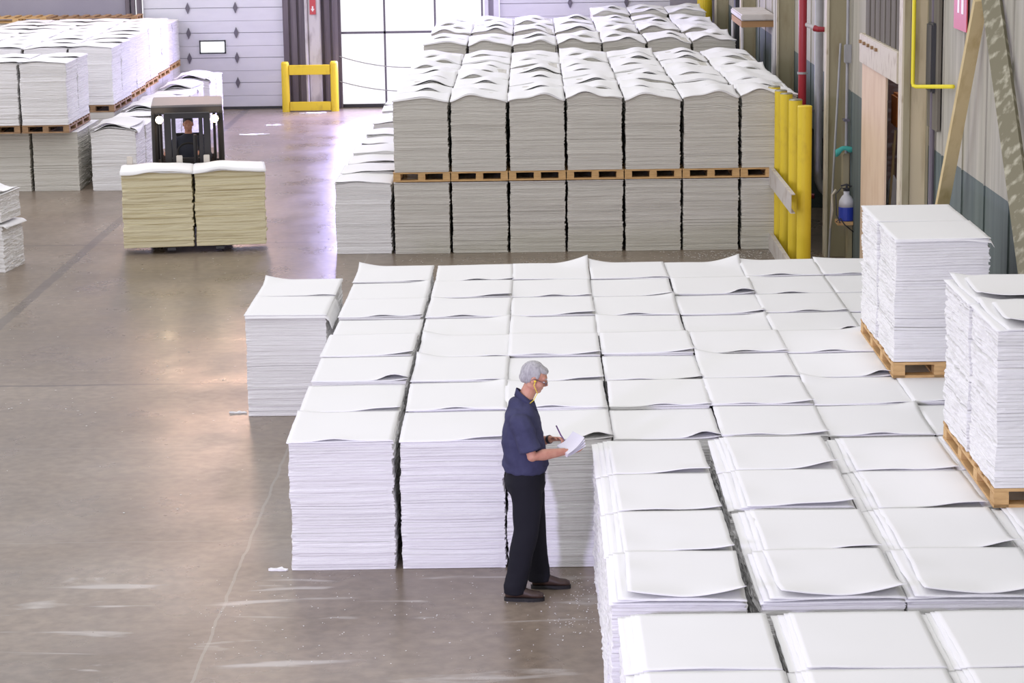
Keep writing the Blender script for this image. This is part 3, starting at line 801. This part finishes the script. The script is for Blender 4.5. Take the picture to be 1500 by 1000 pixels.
def hand(bm, wrist, direc, normal, curl, thumb_side, scale=1.0, spread=.02):
    # palm and five fingers; direc = towards fingertips, normal = out of the back of the hand
    d = Vector(direc).normalized(); n = (Vector(normal)-d*Vector(normal).dot(d)).normalized(); s = d.cross(n)*thumb_side
    w = Vector(wrist); sc = scale
    loft(bm, [(w, s*.026*sc, n*.020*sc), (w+d*.03*sc, s*.034*sc, n*.017*sc), (w+d*.065*sc, s*.040*sc, n*.015*sc), (w+d*.092*sc, s*.040*sc, n*.012*sc)], 14)
    lens = [.074, .082, .076, .060]
    for k in range(4):
        base = w+d*.085*sc+s*(.030-.020*k)*sc; L = lens[k]*sc; a = curl[k]; p = base; pts = [p]; ang = a*.5
        for seg in (.45, .32, .23):
            ang += a*.5; dv = d*cos(ang)-n*sin(ang)+s*(.10-.06*k); p = p+dv.normalized()*L*seg; pts.append(p); ang += a*.35
        tube(bm, pts, [.0095*sc, .009*sc, .0085*sc, .007*sc], 10)
    b = w+d*.028*sc+s*.030*sc
    t1 = b+(d*.6+s*.75-n*.25).normalized()*.040*sc; t2 = t1+(d*.95+s*.15-n*.5).normalized()*.032*sc
    tube(bm, [b, t1, t2], [.013*sc, .011*sc, .008*sc], 10)


def head(bm, c, pitch, s=1.0):
    # c = skull centre; faces +X, pitched down
    R = Matrix.Rotation(pitch, 3, 'Y'); C_ = Vector(c)
    def q(x, y, z): return C_+R @ Vector((x, y, z))*s
    ell(bm, q(-.012, 0, .012), (.098*s, .076*s, .094*s), R)
    ell(bm, q(.030, 0, -.045), (.062*s, .060*s, .072*s), R)
    ell(bm, q(.052, 0, -.088), (.038*s, .036*s, .026*s), R)      # chin
    ell(bm, q(.064, 0, .018), (.030*s, .058*s, .026*s), R)        # brow
    for sy in (-1, 1):
        ell(bm, q(.052, sy*.040, -.035), (.032*s, .024*s, .028*s), R)   # cheek
        ell(bm, q(-.004, sy*.077, -.018), (.018*s, .009*s, .030*s), R)  # ear
        ell(bm, q(.010, sy*.048, -.070), (.045*s, .016*s, .024*s), R)   # jaw
    tube(bm, [q(.086, 0, .008), q(.104, 0, -.020), q(.108, 0, -.034)], [.009*s, .012*s, .014*s], 10)
    ell(bm, q(.096, 0, -.034), (.013*s, .019*s, .010*s), R)
    ell(bm, q(.082, 0, -.060), (.014*s, .022*s, .006*s), R); ell(bm, q(.078, 0, -.071), (.014*s, .020*s, .006*s), R)
    return q, R


def build_man():
    Y0 = 17.60
    root = empty('person', (-.09, Y0, 0), 0, 'grey-haired man in navy short-sleeved shirt and black trousers writing on a notepad', 'person')
    inv = Vector((-.09, Y0, 0))
    def P(x, y, z): return Vector((x+.09, y, z))     # local: y relative to body centre, minus = camera side
    X, Yv, Z = Vector((1, 0, 0)), Vector((0, 1, 0)), Vector((0, 0, 1))
    # --- body skin (head, neck, torso, arms, hands, legs) as one continuous surface
    bm = bmesh.new()
    q, R = head(bm, P(-.008, 0, 1.712), radians(24))
    tube(bm, [P(-.035, 0, 1.64), P(-.075, 0, 1.56), P(-.10, 0, 1.48)], [.056, .058, .066], 16)
    loft(bm, [(P(-.10, 0, .90), X*.10, Yv*.14), (P(-.09, 0, 1.1), X*.12, Yv*.15), (P(-.10, 0, 1.35), X*.09, Yv*.14), (P(-.11, 0, 1.44), X*.06, Yv*.09)])
    nearw, nearel, nearsh = P(.215, -.135, 1.160), P(-.035, -.235, 1.150), P(-.12, -.20, 1.41)
    farw, farel, farsh = P(.115, .13, 1.195), P(-.05, .25, 1.13), P(-.12, .20, 1.41)
    for sh, el, wr in ((nearsh, nearel, nearw), (farsh, farel, farw)):
        mid = el.lerp(wr, .35)
        tube(bm, [sh, sh.lerp(el, .5), el, mid, wr.lerp(el, .15), wr], [.036, .040, .042, .044, .031, .027], 14)
        ell(bm, el, (.040, .040, .040)); tube(bm, [P(-.11, 0, 1.41), sh], [.05, .036], 12)
    for hip, kn, an in ((P(-.10, -.09, .90), P(-.10, -.12, .52), P(-.19, -.14, .09)), (P(-.08, .09, .90), P(-.03, .12, .52), P(-.02, .16, .09))):
        tube(bm, [hip, kn, an], [.075, .05, .035], 14)
    # right (near) hand under the pad, palm up; left (far) hand holding the pen
    hand(bm, nearw, (.98, .20, .06), (.05, .1, -1), (.25, .3, .35, .4), 1)
    hand(bm, farw, (.86, -.42, .08), (.1, .45, .8), (.75, .85, .95, 1.0), 1, .95)
    b2 = remesh(bm, .0042, 2)
    obj('body', b2, M['skin'], root, smooth=True)
    # --- hair: cap around the skull
    bm = bmesh.new()
    ell(bm, q(-.020, 0, .018), (.100, .082, .097), R, 28)
    ell(bm, q(-.070, 0, -.022), (.042, .064, .058), R); ell(bm, q(.022, 0, .066), (.062, .062, .034), R)
    b2 = remesh(bm, .006, 2, lambda c: .003*noise.noise(c*30)+.0015*noise.noise(c*90))
    # cut away the face side
    geom = b2.verts[:]
    for v in geom:
        l = R.transposed() @ (v.co-(q(0, 0, 0)))
        lim = .045 if l.z < .045 else .098
        face = (l.x > .030 and l.z < .050) or (l.z < -.002 and l.x > -.020) or l.z < -.075
        if face: v.co = v.co.lerp(q(-.01, 0, .0), .30)
    obj('hair', b2, M['hair'], root, smooth=True)
    # --- face details
    for sy in (-1, 1):
        bm = bmesh.new(); ell(bm, q(.078, sy*.030, -.008), (.010, .013, .007), R, 12); obj('eye', bm, M['sign_white'], root)
        bm = bmesh.new(); ell(bm, q(.0865, sy*.030, -.009), (.003, .005, .005), R, 10); obj('pupil', bm, M['sole'], root)
        bm = bmesh.new(); tube(bm, [q(.088, sy*.016, .017), q(.087, sy*.034, .023), q(.074, sy*.052, .018)], [.004, .005, .003], 8); obj('eyebrow', bm, M['hair'], root)
    gl = empty('spectacles', (0, 0, 0)); gl.parent = root
    bm = bmesh.new()
    for sy in (-1, 1):
        c = [q(.106-.012*abs(sin(a*pi/8))*0-.010*(abs(sy*.034+.024*cos(a*pi/8))/.06), sy*.034+.024*cos(a*pi/8), -.014+.016*sin(a*pi/8)) for a in range(17)]
        tube(bm, c, .0022, 6, False)
        tube(bm, [q(.093, sy*.058, -.008), q(.06, sy*.076, -.006), q(-.005, sy*.085, -.004), q(-.018, sy*.085, -.022)], .0024, 6)
    tube(bm, [q(.106, -.011, -.008), q(.108, 0, -.004), q(.106, .011, -.008)], .002, 6)
    obj('spectacle_frame', bm, M['frame'], gl)
    for sy in (-1, 1):
        bm = bmesh.new(); vs = [bm.verts.new(q(.101-.010*(abs(sy*.034+.022*cos(a*pi/8))/.06), sy*.034+.022*cos(a*pi/8), -.014+.0145*sin(a*pi/8))) for a in range(16)]; bm.faces.new(vs)
        obj('lens', bm, M['lens'], gl)
    # yellow earplug cord
    bm = bmesh.new(); tube(bm, [q(.012, -.088, -.018), q(.014, -.088, -.05), P(.01, -.088, 1.60), P(-.02, -.080, 1.545), P(-.06, -.070, 1.51)], .0032, 8)
    ell(bm, q(.010, -.086, -.018), (.009, .007, .008)); obj('earplug_cord', bm, M['plug'], root, smooth=True)
    # --- shirt
    bm = bmesh.new()
    T = [(.985, -.090, .155, .180), (1.03, -.085, .172, .190), (1.10, -.086, .175, .192), (1.20, -.100, .163, .190), (1.30, -.108, .150, .196),
         (1.38, -.110, .140, .205), (1.44, -.112, .118, .205), (1.485, -.108, .092, .165), (1.52, -.095, .072, .090), (1.545, -.088, .066, .068)]
    loft(bm, [(P(cx, 0, z), X*a, Yv*b, .88) for z, cx, a, b in T], 32)
    ell(bm, P(-.128, 0, 1.475), (.085, .125, .105)); ell(bm, P(-.105, 0, 1.53), (.062, .072, .05))
    for sh, el, sy in ((nearsh, nearel, -1), (farsh, farel, 1)):
        a = sh+Vector((0, -sy*.05, .012)); e = sh.lerp(el, .84)
        dr = (el-sh).normalized(); side = dr.cross(X).normalized(); fr = side.cross(dr)
        ell(bm, sh+Vector((0, 0, -.005)), (.082, .062, .062)); loft(bm, [(a, fr*.080, side*.06), (sh+Vector((0, 0, -.01)), fr*.086, side*.066), (sh.lerp(el, .35), fr*.082, side*.064), (sh.lerp(el, .65), fr*.082, side*.066), (e, fr*.086, side*.072)], 20)
    def wr(c):
        return .012*noise.noise(Vector((c.x*7, c.y*7, c.z*12)))+.008*noise.noise(Vector((c.x*15+3, c.y*15, c.z*9+c.x*20)))+.003*noise.noise(Vector((c.x*30, c.y*30, c.z*40)))
    b2 = remesh(bm, .008, 4, wr); sh_ = obj('shirt', b2, M['shirt'], root, smooth=True)
    bm = bmesh.new()
    ring = []
    for k in range(25):
        a = 2*pi*k/24; ring.append((P(-.078+.072*cos(a), .070*sin(a), 1.556-.056*cos(a)+(-.012 if cos(a) > .9 else 0))))
    lo = [p+Vector(((p.x-.007)*.22, p.y*.22, -.042)) for p in ring]; hi = [p+Vector((0, 0, .014)) for p in ring]
    vr = [[bm.verts.new(p) for p in hi], [bm.verts.new(p) for p in lo], [bm.verts.new(p+Vector((0, 0, -.001))+(Vector((p.x-.007, p.y, 0))*-.10)) for p in lo], [bm.verts.new(p+Vector((p.x-.007, p.y, 0))*-.07) for p in hi]]
    for i in range(4):
        for k in range(24):
            bm.faces.new((vr[i][k], vr[i][k+1], vr[(i+1) % 4][k+1], vr[(i+1) % 4][k]))
    obj('collar', bm, M['shirt'], sh_, smooth=True)
    # --- trousers
    bm = bmesh.new()
    loft(bm, [(P(-.085, 0, 1.035), X*.150, Yv*.172), (P(-.085, 0, .98), X*.150, Yv*.178), (P(-.09, 0, .90), X*.160, Yv*.185), (P(-.09, 0, .82), X*.140, Yv*.170)], 28)
    for pts in ([(-.090, -.09, .90, .125, .092), (-.080, -.10, .76, .118, .090), (-.085, -.12, .56, .098, .080), (-.13, -.13, .34, .092, .076), (-.175, -.14, .12, .088, .072), (-.180, -.14, .055, .088, .072)],
                [(-.080, .09, .90, .125, .092), (-.055, .10, .76, .115, .090), (-.035, .12, .56, .095, .080), (-.020, .14, .34, .090, .076), (.000, .16, .14, .086, .070), (.005, .16, .060, .086, .070)]):
        loft(bm, [(P(x, y, z), X*a, Yv*b) for x, y, z, a, b in pts], 22)
    b2 = remesh(bm, .009, 4, lambda c: .007*noise.noise(Vector((c.x*9, c.y*9, c.z*6)))+.006*noise.noise(Vector((c.x*8, c.y*8, c.z*20)))*max(0, 1-c.z*1.6))
    tr = obj('trousers', b2, M['trousers'], root, smooth=True)
    bm = bmesh.new(); loft(bm, [(P(-.085, 0, .995), X*.155, Yv*.180), (P(-.085, 0, 1.025), X*.155, Yv*.180)], 28); obj('belt', bm, M['sole'], tr, smooth=False)
    bm = bmesh.new(); box(bm, P(.06, 0, 0).x, P(.068, 0, 0).x, -.14, -.11, .93, .99); obj('key_ring', bm, M['galv'], root)
    # --- shoes
    for cx, cy, yaw in ((-.110, -.145, -.05), (.095, .165, -.02)):
        sh = empty('shoe', P(cx, cy, 0), yaw); sh.parent = root
        bm = bmesh.new()
        loft(bm, [((-.145, 0, .050), Vector((0, .030, 0)), Vector((0, 0, .022))), ((-.125, 0, .068), Vector((0, .040, 0)), Vector((0, 0, .045))), ((-.07, 0, .080), Vector((0, .043, 0)), Vector((0, 0, .058))),
                  ((-.01, 0, .066), Vector((0, .043, 0)), Vector((0, 0, .044))), ((.06, 0, .050), Vector((0, .050, 0)), Vector((0, 0, .030))), ((.115, 0, .046), Vector((0, .047, 0)), Vector((0, 0, .026))), ((.148, 0, .040), Vector((0, .030, 0)), Vector((0, 0, .016)))], 18)
        obj('upper', remesh(bm, .006, 2), M['shoe'], sh, smooth=True)
        bm = bmesh.new(); n = 28; lo = []; hi = []
        for k in range(n):
            a = 2*pi*k/n; x = .155*cos(a); y = (.048 if x > 0 else .040)*math.copysign(abs(sin(a))**.75, sin(a)); lo.append(bm.verts.new((x, y, 0))); hi.append(bm.verts.new((x, y, .028)))
        bm.faces.new(lo[::-1]); bm.faces.new(hi)
        for k in range(n): bm.faces.new((lo[k], lo[(k+1) % n], hi[(k+1) % n], hi[k]))
        obj('sole', bm, M['sole'], sh)
    # watch on the far wrist
    bm = bmesh.new(); dv = (farw-farel).normalized(); tube(bm, [farw-dv*.035, farw-dv*.015], .034, 16); obj('wristwatch', bm, M['dark_metal'], root)
    # --- notepad in the near hand and pen in the far hand
    pad = empty('notepad', (.265, Y0-.075, 1.185)); tag(pad, 'small pad of white papers held open by the grey-haired man', 'notepad')
    ux = Vector((.80, .25, .36)).normalized(); uy = Vector((-.35, .92, .10)); uy = (uy-ux*uy.dot(ux)).normalized(); uz = ux.cross(uy)
    for k in range(4):
        bm = bmesh.new(); nx = 8
        g = [[None]*(nx+1) for _ in range(nx+1)]; g2 = [[None]*(nx+1) for _ in range(nx+1)]
        rot = (k-1.5)*.05; a = ux*cos(rot)+uy*sin(rot); b_ = uy*cos(rot)-ux*sin(rot)
        for i in range(nx+1):
            for j in range(nx+1):
                u, v = i/nx-.5, j/nx-.5; bend = .035*(u+.5)**2*(.4+.35*k)+.008*sin(3*v+k)
                p = a*u*.17+b_*v*.22+uz*(bend+k*.003); g[i][j] = bm.verts.new(p); g2[i][j] = bm.verts.new(p-uz*.0012)
        for i in range(nx):
            for j in range(nx):
                bm.faces.new((g[i][j], g[i+1][j], g[i+1][j+1], g[i][j+1])); bm.faces.new((g2[i][j], g2[i][j+1], g2[i+1][j+1], g2[i+1][j]))
        obj('page', bm, M['notepaper'], pad, smooth=True)
    tip = farw+Vector((.07, -.035, .035)); 
    bm = bmesh.new(); tube(bm, [Vector((.03, -.03, -.035)), Vector((0, 0, 0)), Vector((-.035, .03, .07))], [.003, .0055, .0055], 10)
    tag(obj('pen', bm, M['purple'], None, inv+tip), 'short dark purple pen in the raised hand of the standing man', 'pen')
    return root


build_man()


def build_driver():
    o = fl(OX, 2.15, .98); root = empty('person', o, FR-pi/2, 'forklift driver in dark clothes seated behind the mast, hands on the controls', 'person')
    # local +X is forward (towards the camera)
    bm = bmesh.new(); X, Yv, Z = Vector((1, 0, 0)), Vector((0, 1, 0)), Vector((0, 0, 1))
    q, R = head(bm, (.02, 0, .70), radians(6))
    tube(bm, [(0, 0, .62), (-.02, 0, .50)], [.055, .06], 12)
    loft(bm, [((-.02, 0, .0), X*.12, Yv*.15), ((-.02, 0, .3), X*.11, Yv*.16), ((-.02, 0, .48), X*.07, Yv*.12)])
    for sy in (-1, 1):
        sh, el, wr = Vector((-.02, sy*.2, .43)), Vector((.12, sy*.30, .20)), Vector((.34, sy*(.16 if sy > 0 else .34), .30))
        tube(bm, [(-.02, 0, .45), sh, el, wr], [.06, .05, .042, .03], 12); hand(bm, wr, (1, 0, 0), (0, 0, 1), (.7, .8, .8, .9), sy)
        tube(bm, [(0, sy*.09, .05), (.40, sy*.13, .08), (.50, sy*.13, -.28)], [.08, .06, .045], 12)
    obj('body', remesh(bm, .008, 2), M['skin'], root, smooth=True)
    bm = bmesh.new(); ell(bm, q(-.02, 0, .028), (.098, .082, .092), R)
    b2 = remesh(bm, .01, 1)
    obj('hair', b2, M['dark_metal'], root, smooth=True)
    bm = bmesh.new()
    loft(bm, [((-.02, 0, .0), X*.15, Yv*.18), ((-.02, 0, .3), X*.14, Yv*.19), ((-.02, 0, .45), X*.10, Yv*.19), ((-.01, 0, .54), X*.06, Yv*.07)])
    for sy in (-1, 1):
        sh, el = Vector((-.02, sy*.2, .43)), Vector((.12, sy*.30, .20)); wr = Vector((.30, sy*(.19 if sy > 0 else .33), .28))
        tube(bm, [(-.02, 0, .44), sh, el, wr], [.08, .07, .062, .05], 12)
    obj('jacket', remesh(bm, .012, 3), M['driver_shirt'], root, smooth=True)
    bm = bmesh.new()
    for sy in (-1, 1): tube(bm, [(-.02, sy*.09, .04), (.40, sy*.13, .08), (.50, sy*.13, -.20)], [.10, .08, .06], 12)
    obj('trousers', remesh(bm, .012, 3), M['dark_metal'], root, smooth=True)


build_driver()

# ------------------------------------------------------------------ right side things
for k, (x, y, r) in enumerate(((3.50, 34.6, .088), (3.535, 34.0, .088), (3.565, 33.55, .088), (3.595, 32.65, .092), (3.62, 31.75, .096))):
    t = empty('bollard', (x, y, 0), 0, 'tall yellow bollard, %s counted from the camera in the row by the wall' % ['nearest', 'second', 'third', 'fourth', 'farthest'][4-k], 'bollard', 'yellow bollards by the right wall')
    bm = bmesh.new(); tube(bm, [(0, 0, 0), (0, 0, 2.28)], r, 24); obj('post', bm, M['yellow'], t, smooth=False)
    bm = bmesh.new(); tube(bm, [(0, 0, 2.28), (0, 0, 2.295)], [r+.003, r-.01], 24); obj('cap', bm, M['board_moss'] if k != 4 else M['yellow'], t)
def channel(name, z0, z1, y0, y1, label):
    t = bmesh.new(); x = 3.475
    box(t, x-.012, x, y0, y1, z0, z1); box(t, x-.05, x-.012, y0, y1, z1-.012, z1); box(t, x-.05, x-.012, y0, y1, z0, z0+.012)
    # lips turned toward the bollards
    box(t, x, x+.0, y0, y1, z0, z0)
    o = obj(name, t, M['white_steel'])
    tag(o, label, 'rail'); return o
def rail(z0, z1, y0, y1, label, xl=3.42, xr=3.48):
    bm = bmesh.new(); w = .012
    box(bm, -.03, -.018, y0, y1, z0, z1); box(bm, -.018, .03, y0, y1, z1-w, z1); box(bm, -.018, .03, y0, y1, z0, z0+w)
    o = obj('guard_rail', bm, M['white_steel'], None, (3.41, 0, 0)); o.rotation_euler = (0, 0, 0); tag(o, label, 'rail'); return o
rail(.93, 1.19, 31.2, 34.95, 'dirty white steel channel rail at waist height along the yellow bollards')
rail(.0, .24, 31.4, 34.95, 'dirty white steel channel rail lying at floor level along the bollards')
# red standpipe with branch
t = empty('fire_pipe', (3.83, 33.95, 0), 0, 'dark red vertical fire pipe behind the yellow bollards', 'pipe')
bm = bmesh.new(); tube(bm, [(0, 0, 0), (0, 0, 6)], .058, 16); obj('riser', bm, M['red'], t, smooth=True)
bm = bmesh.new(); tube(bm, [(.03, -.02, 3.22), (.16, -.1, 3.17)], .03, 12); obj('branch', bm, M['concrete_post'], t)
bm = bmesh.new(); tube(bm, [(.15, -.1, 3.17), (.20, -.13, 3.155), (.36, -.15, 3.15)], [.045, .04, .032], 12); obj('elbow', bm, M['red'], t)
bm = bmesh.new(); tube(bm, [(0, 0, 2.52), (0, 0, 2.55)], .072, 16); obj('collar', bm, M['galv'], t)
# grey downpipe with elbow
t = empty('grey_downpipe', (4.14, 34.6, 0), 0, 'grey vertical pipe with bent lower end left of the olive column', 'pipe')
bm = bmesh.new(); tube(bm, [(0, 0, 6), (0, 0, 1.1), (.01, 0, .92), (.06, 0, .80), (.14, 0, .72), (.24, 0, .70)], .062, 14); obj('pipe', bm, M['galv'], t, smooth=True)
bm = bmesh.new(); box(bm, -.09, .24, -.02, .02, 1.92, 1.95); obj('clamp', bm, M['hinge'], t)
bm = bmesh.new(); tube(bm, [(3.75, 37.2, .35), (4.38, 37.0, .35)], .04, 10)
tag(obj('floor_pipe', bm, M['red']), 'short dull red pipe near the floor behind the bollards', 'pipe')
# leaning stick
bm = bmesh.new(); tube(bm, [(4.10, 32.9, 0), (4.27, 33.2, 3.0)], .016, 8)
tag(obj('leaning_rod', bm, M['galv']), 'long thin grey rod leaning on the olive column', 'rod')
# conduit
t = empty('wall_conduit', (XW-.06, 33.0, 0), 0, 'thin grey conduit running down the wall right of the olive column', 'pipe')
bm = bmesh.new(); tube(bm, [(0, 0, 1.45), (0, 0, 6)], .022, 10); obj('pipe', bm, M['galv'], t)
bm = bmesh.new(); box(bm, -.05, .03, -.1, .06, 1.95, 1.98); obj('clamp', bm, M['hinge'], t)
bm = bmesh.new(); box(bm, -.05, .05, -.10, .0, 2.75, 3.0, .01); obj('switch_box', bm, M['galv'], t)
bm = bmesh.new(); box(bm, -.05, .04, -.07, .12, .95, 1.5, .01); obj('junction_box', bm, M['olive_steel'], t)
# teal cloth draped on the box
bm = bmesh.new(); n = 12
for side in (0,):
    top = []; bot = []
    for i in range(n+1):
        u = i/n; x = -.16+.26*u; zt = .02+.03*sin(3*u)-.07*max(0, .35-u)
        top.append((x, zt)); bot.append((x, zt-.06-.09*max(0, .3-u)-.015*sin(11*u)))
    f1 = [bm.verts.new((x, -.03, z)) for x, z in top]; f2 = [bm.verts.new((x, -.05, z)) for x, z in bot]; b1 = [bm.verts.new((x, .06, z)) for x, z in top]; b2_ = [bm.verts.new((x, .06, z)) for x, z in bot]
    for i in range(n):
        bm.faces.new((f1[i], f2[i], f2[i+1], f1[i+1])); bm.faces.new((f1[i], f1[i+1], b1[i+1], b1[i])); bm.faces.new((f2[i], b2_[i], b2_[i+1], f2[i+1])); bm.faces.new((b1[i], b1[i+1], b2_[i+1], b2_[i]))
    bm.faces.new((f1[0], b1[0], b2_[0], f2[0])); bm.faces.new((f1[n], f2[n], b2_[n], b1[n]))
tag(obj('teal_cloth', bm, M['teal'], None, (4.34, 32.88, 1.56), smooth=True), 'crumpled teal cloth hung over the box beside the column', 'cloth')
# shelf and sprayer
t = empty('wall_shelf', (4.33, 32.75, .60), 0, 'small wooden wall shelf carrying the blue and white sprayer', 'shelf')
bm = bmesh.new(); box(bm, -.15, .065, -.15, .15, -.05, 0, .004); obj('board', bm, M['pine'], t)
bm = bmesh.new(); box(bm, .0, .06, -.1, .1, -.6, -.05); obj('bracket', bm, M['olive_steel'], t)
t = empty('sprayer', (4.315, 32.72, .603), 0, 'white and blue pump sprayer bottle on the small wall shelf', 'sprayer')
bm = bmesh.new(); tube(bm, [(0, 0, 0), (0, 0, .01), (0, 0, .19)], [.10, .108, .108], 24); obj('blue_band', bm, M['blue'], t, smooth=False)
bm = bmesh.new(); tube(bm, [(0, 0, .19), (0, 0, .27), (0, 0, .33), (0, 0, .36), (0, 0, .41)], [.107, .102, .07, .042, .042], 24); obj('bottle', bm, M['bottle'], t, smooth=True)
bm = bmesh.new(); tube(bm, [(0, 0, .41), (0, 0, .45)], .045, 16); tube(bm, [(-.08, 0, .48), (0, 0, .50), (.07, 0, .47)], .012, 8); tube(bm, [(0, 0, .45), (0, 0, .50)], .015, 8); obj('pump_handle', bm, M['dark_metal'], t)
bm = bmesh.new(); tube(bm, [(0, -.05, .42), (-.08, -.09, .47), (-.16, -.1, .38), (-.15, -.12, .1), (-.10, -.13, -.02), (-.16, -.14, .0), (-.10, -.15, .05), (-.04, -.14, -.04), (.08, -.15, -.14)], .008, 8); obj('hose', bm, M['dark_metal'], t, smooth=True)
bm = bmesh.new(); tube(bm, [(-.14, -.02, .43), (-.20, -.03, .36), (-.19, -.04, .15), (-.22, -.05, -.10)], [.02, .016, .016, .01], 8)
tag(obj('hanging_hose', bm, M['cream_steel'], None, (4.31, 32.72, .603), smooth=True), 'pale hose loop hanging beside the sprayer on the shelf', 'hose')
# yellow gas pipe
t = empty('gas_pipe', (4.24, 26.40, 0), 0, 'bright yellow pipe bending right across the tan column', 'pipe')
bm = bmesh.new(); tube(bm, [(-.045, 0, 7), (-.045, 0, 3.07), (-.04, -.01, 3.04), (-.015, -.05, 3.03), (.10, -1.7, 3.18)], .022, 12); obj('pipe', bm, M['yellow_pipe'], t, smooth=True)
# red sign with white strokes
t = empty('wall_sign', (XW-.03, 24.52, 3.77), 0, 'red sign with white lettering high on the right wall', 'sign')
bm = bmesh.new(); box(bm, -.006, .006, -.36, .36, 0, .9); obj('plate', bm, M['sign_red'], t)
for (ya, yb, za, zb) in ((.04, .14, .17, .50), (-.20, -.08, .17, .85), (.04, .20, .50, .85), (-.10, .04, .72, .85)):
    bm = bmesh.new(); box(bm, -.010, -.006, ya, yb, za, zb); obj('letter_stroke', bm, M['sign_white'], t)
# leaning boards
def plank(name, a, b, w, th, m, label, wdir):
    bm = bmesh.new(); a, b = Vector(a), Vector(b); d = (b-a); wd = Vector(wdir); wd = (wd-d.normalized()*wd.dot(d.normalized())).normalized(); n = d.normalized().cross(wd)
    obox(bm, (a+b)/2, d, wd*w, n*th); tag(obj(name, bm, m), label, 'board')
plank('leaning_board', (4.066, 25.38, 0.03), (4.325, 23.20, 4.15), .14, .045, M['board_yellow'], 'pale yellow timber leaning on the right wall beneath the sign', (.95, .3, 0))
plank('mottled_board', (4.10, 17.70, 0.04), (4.31, 22.6, 4.22), .19, .05, M['board_moss'], 'mottled dark timber leaning the other way on the right wall', (.55, -.83, 0))
# far right: office shelf, posts, yellow pole
t = empty('high_shelf', (4.08, 44.2, 0), 0, 'high wooden shelf on thin white posts along the far right wall', 'shelf')
bm = bmesh.new(); box(bm, -.30, .30, -.9, 1.2, 2.55, 2.66); obj('board', bm, M['shelf_wood'], t)
bm = bmesh.new(); box(bm, -.31, .30, -.95, 1.25, 2.67, 2.78, .02); obj('cover', bm, M['white_steel'], t)
for x, y in ((-.28, -.85), (.28, -.85), (-.28, 1.15)):
    bm = bmesh.new(); tube(bm, [(x, y, 0), (x, y, 2.56)], .028, 8); obj('post', bm, M['concrete_post'], t)
bm = bmesh.new(); tube(bm, [(4.06, 40.1, 0), (4.06, 40.1, 6)], .022, 8)
tag(obj('white_pipe', bm, M['concrete_post']), 'thin white vertical pipe on the left of the far olive column', 'pipe')
bm = bmesh.new(); tube(bm, [(3.95, 54.8, 0), (3.95, 54.8, 6)], .17, 20)
tag(obj('yellow_pole', bm, M['yellow']), 'thick yellow vertical pole beyond the tall block by back wall', 'pole')
bm = bmesh.new(); box(bm, 4.2, 4.38, 49.5, 49.9, 0, 6)
tag(obj('dark_duct', bm, M['dark_metal']), 'dark vertical duct on the far right wall', 'duct')
# blue tag stuck up behind the load
bm = bmesh.new(); box(bm, -.05, .05, -.03, .03, 0, .10, .008)
tag(obj('blue_tub', bm, M['blue'], None, (-4.98, 42.6, 0)), 'small blue container on the floor right of the forklift', 'container')

# ------------------------------------------------------------------ scraps on the floor
def scrap(x, y, r, seed, label, el=1, h=.02):
    rg = random.Random(seed); bm = bmesh.new(); n = 14; top = []; bot = []
    for k in range(n):
        a = 2*pi*k/n; q_ = r*rg.uniform(.6, 1.1); top.append(bm.verts.new((q_*cos(a)*el, q_*sin(a), .006+rg.uniform(0, h)))); bot.append(bm.verts.new((q_*cos(a)*el, q_*sin(a), .001)))
    c = bm.verts.new((0, 0, .012)); b_ = bm.verts.new((0, 0, .001))
    for k in range(n):
        bm.faces.new((top[k], top[(k+1) % n], c)); bm.faces.new((bot[(k+1) % n], bot[k], b_)); bm.faces.new((top[k], bot[k], bot[(k+1) % n], top[(k+1) % n]))
    tag(obj('paper_scrap', bm, M['paper'], None, (x, y, 0)), label, 'paper scrap')
scrap(-5.62, 51.8, .12, 1, 'torn white paper scrap on the floor, farthest one toward the guard', 2.0)
scrap(-5.85, 50.0, .13, 2, 'torn white paper scrap on the floor nearer the forklift', 2.4)
scrap(-3.07, 23.95, .025, 3, 'thin white paper strip poking out beside the lone stack', 4.0)
scrap(-2.07, 18.33, .035, 4, 'crumpled white paper strip at the front left corner of central block', 2.6, .018)
scrap(-5.0, 54.3, .07, 5, 'flat white paper scrap in front of the yellow guard', 5.0)
bm = bmesh.new(); rg = random.Random(11)
def fleck(x, y, s):
    a = rg.uniform(0, pi); dx, dy = cos(a)*s, sin(a)*s; h = rg.uniform(.002, .007)
    v = [bm.verts.new((x+p, y+q_, h)) for p, q_ in ((-dx, -dy), (dy*.6, -dx*.6), (dx, dy), (-dy*.6, dx*.6))]; w = bm.verts.new((x, y, .0005))
    bm.faces.new(v)
    for k in range(4): bm.faces.new((v[k], w, v[(k+1) % 4]))
for _ in range(500): fleck(rg.uniform(-7.5, -2.6), rg.uniform(20, 50), rg.choice([.006, .010, .016]))
for _ in range(260): fleck(rg.gauss(2.9, .5), rg.uniform(33.2, 33.95), rg.choice([.008, .014, .02]))
for _ in range(220): fleck(rg.uniform(-2, 3), rg.uniform(32.8, 33.98), rg.choice([.006, .012]))
for _ in range(200): fleck(rg.uniform(-2.6, .4), rg.uniform(16, 18.2), rg.choice([.003, .006, .009]))
for _ in range(140): fleck(rg.gauss(.3, .12), rg.uniform(16.6, 18.1), rg.choice([.004, .008]))
tag(obj('pulp_flecks', bm, M['paper']), 'tiny white pulp flecks scattered over the concrete floor', 'debris', kind='stuff')

# remove the master copies
def kill(o):
    for ch in list(o.children): kill(ch)
    bpy.data.objects.remove(o)
for p in protos: kill(p)
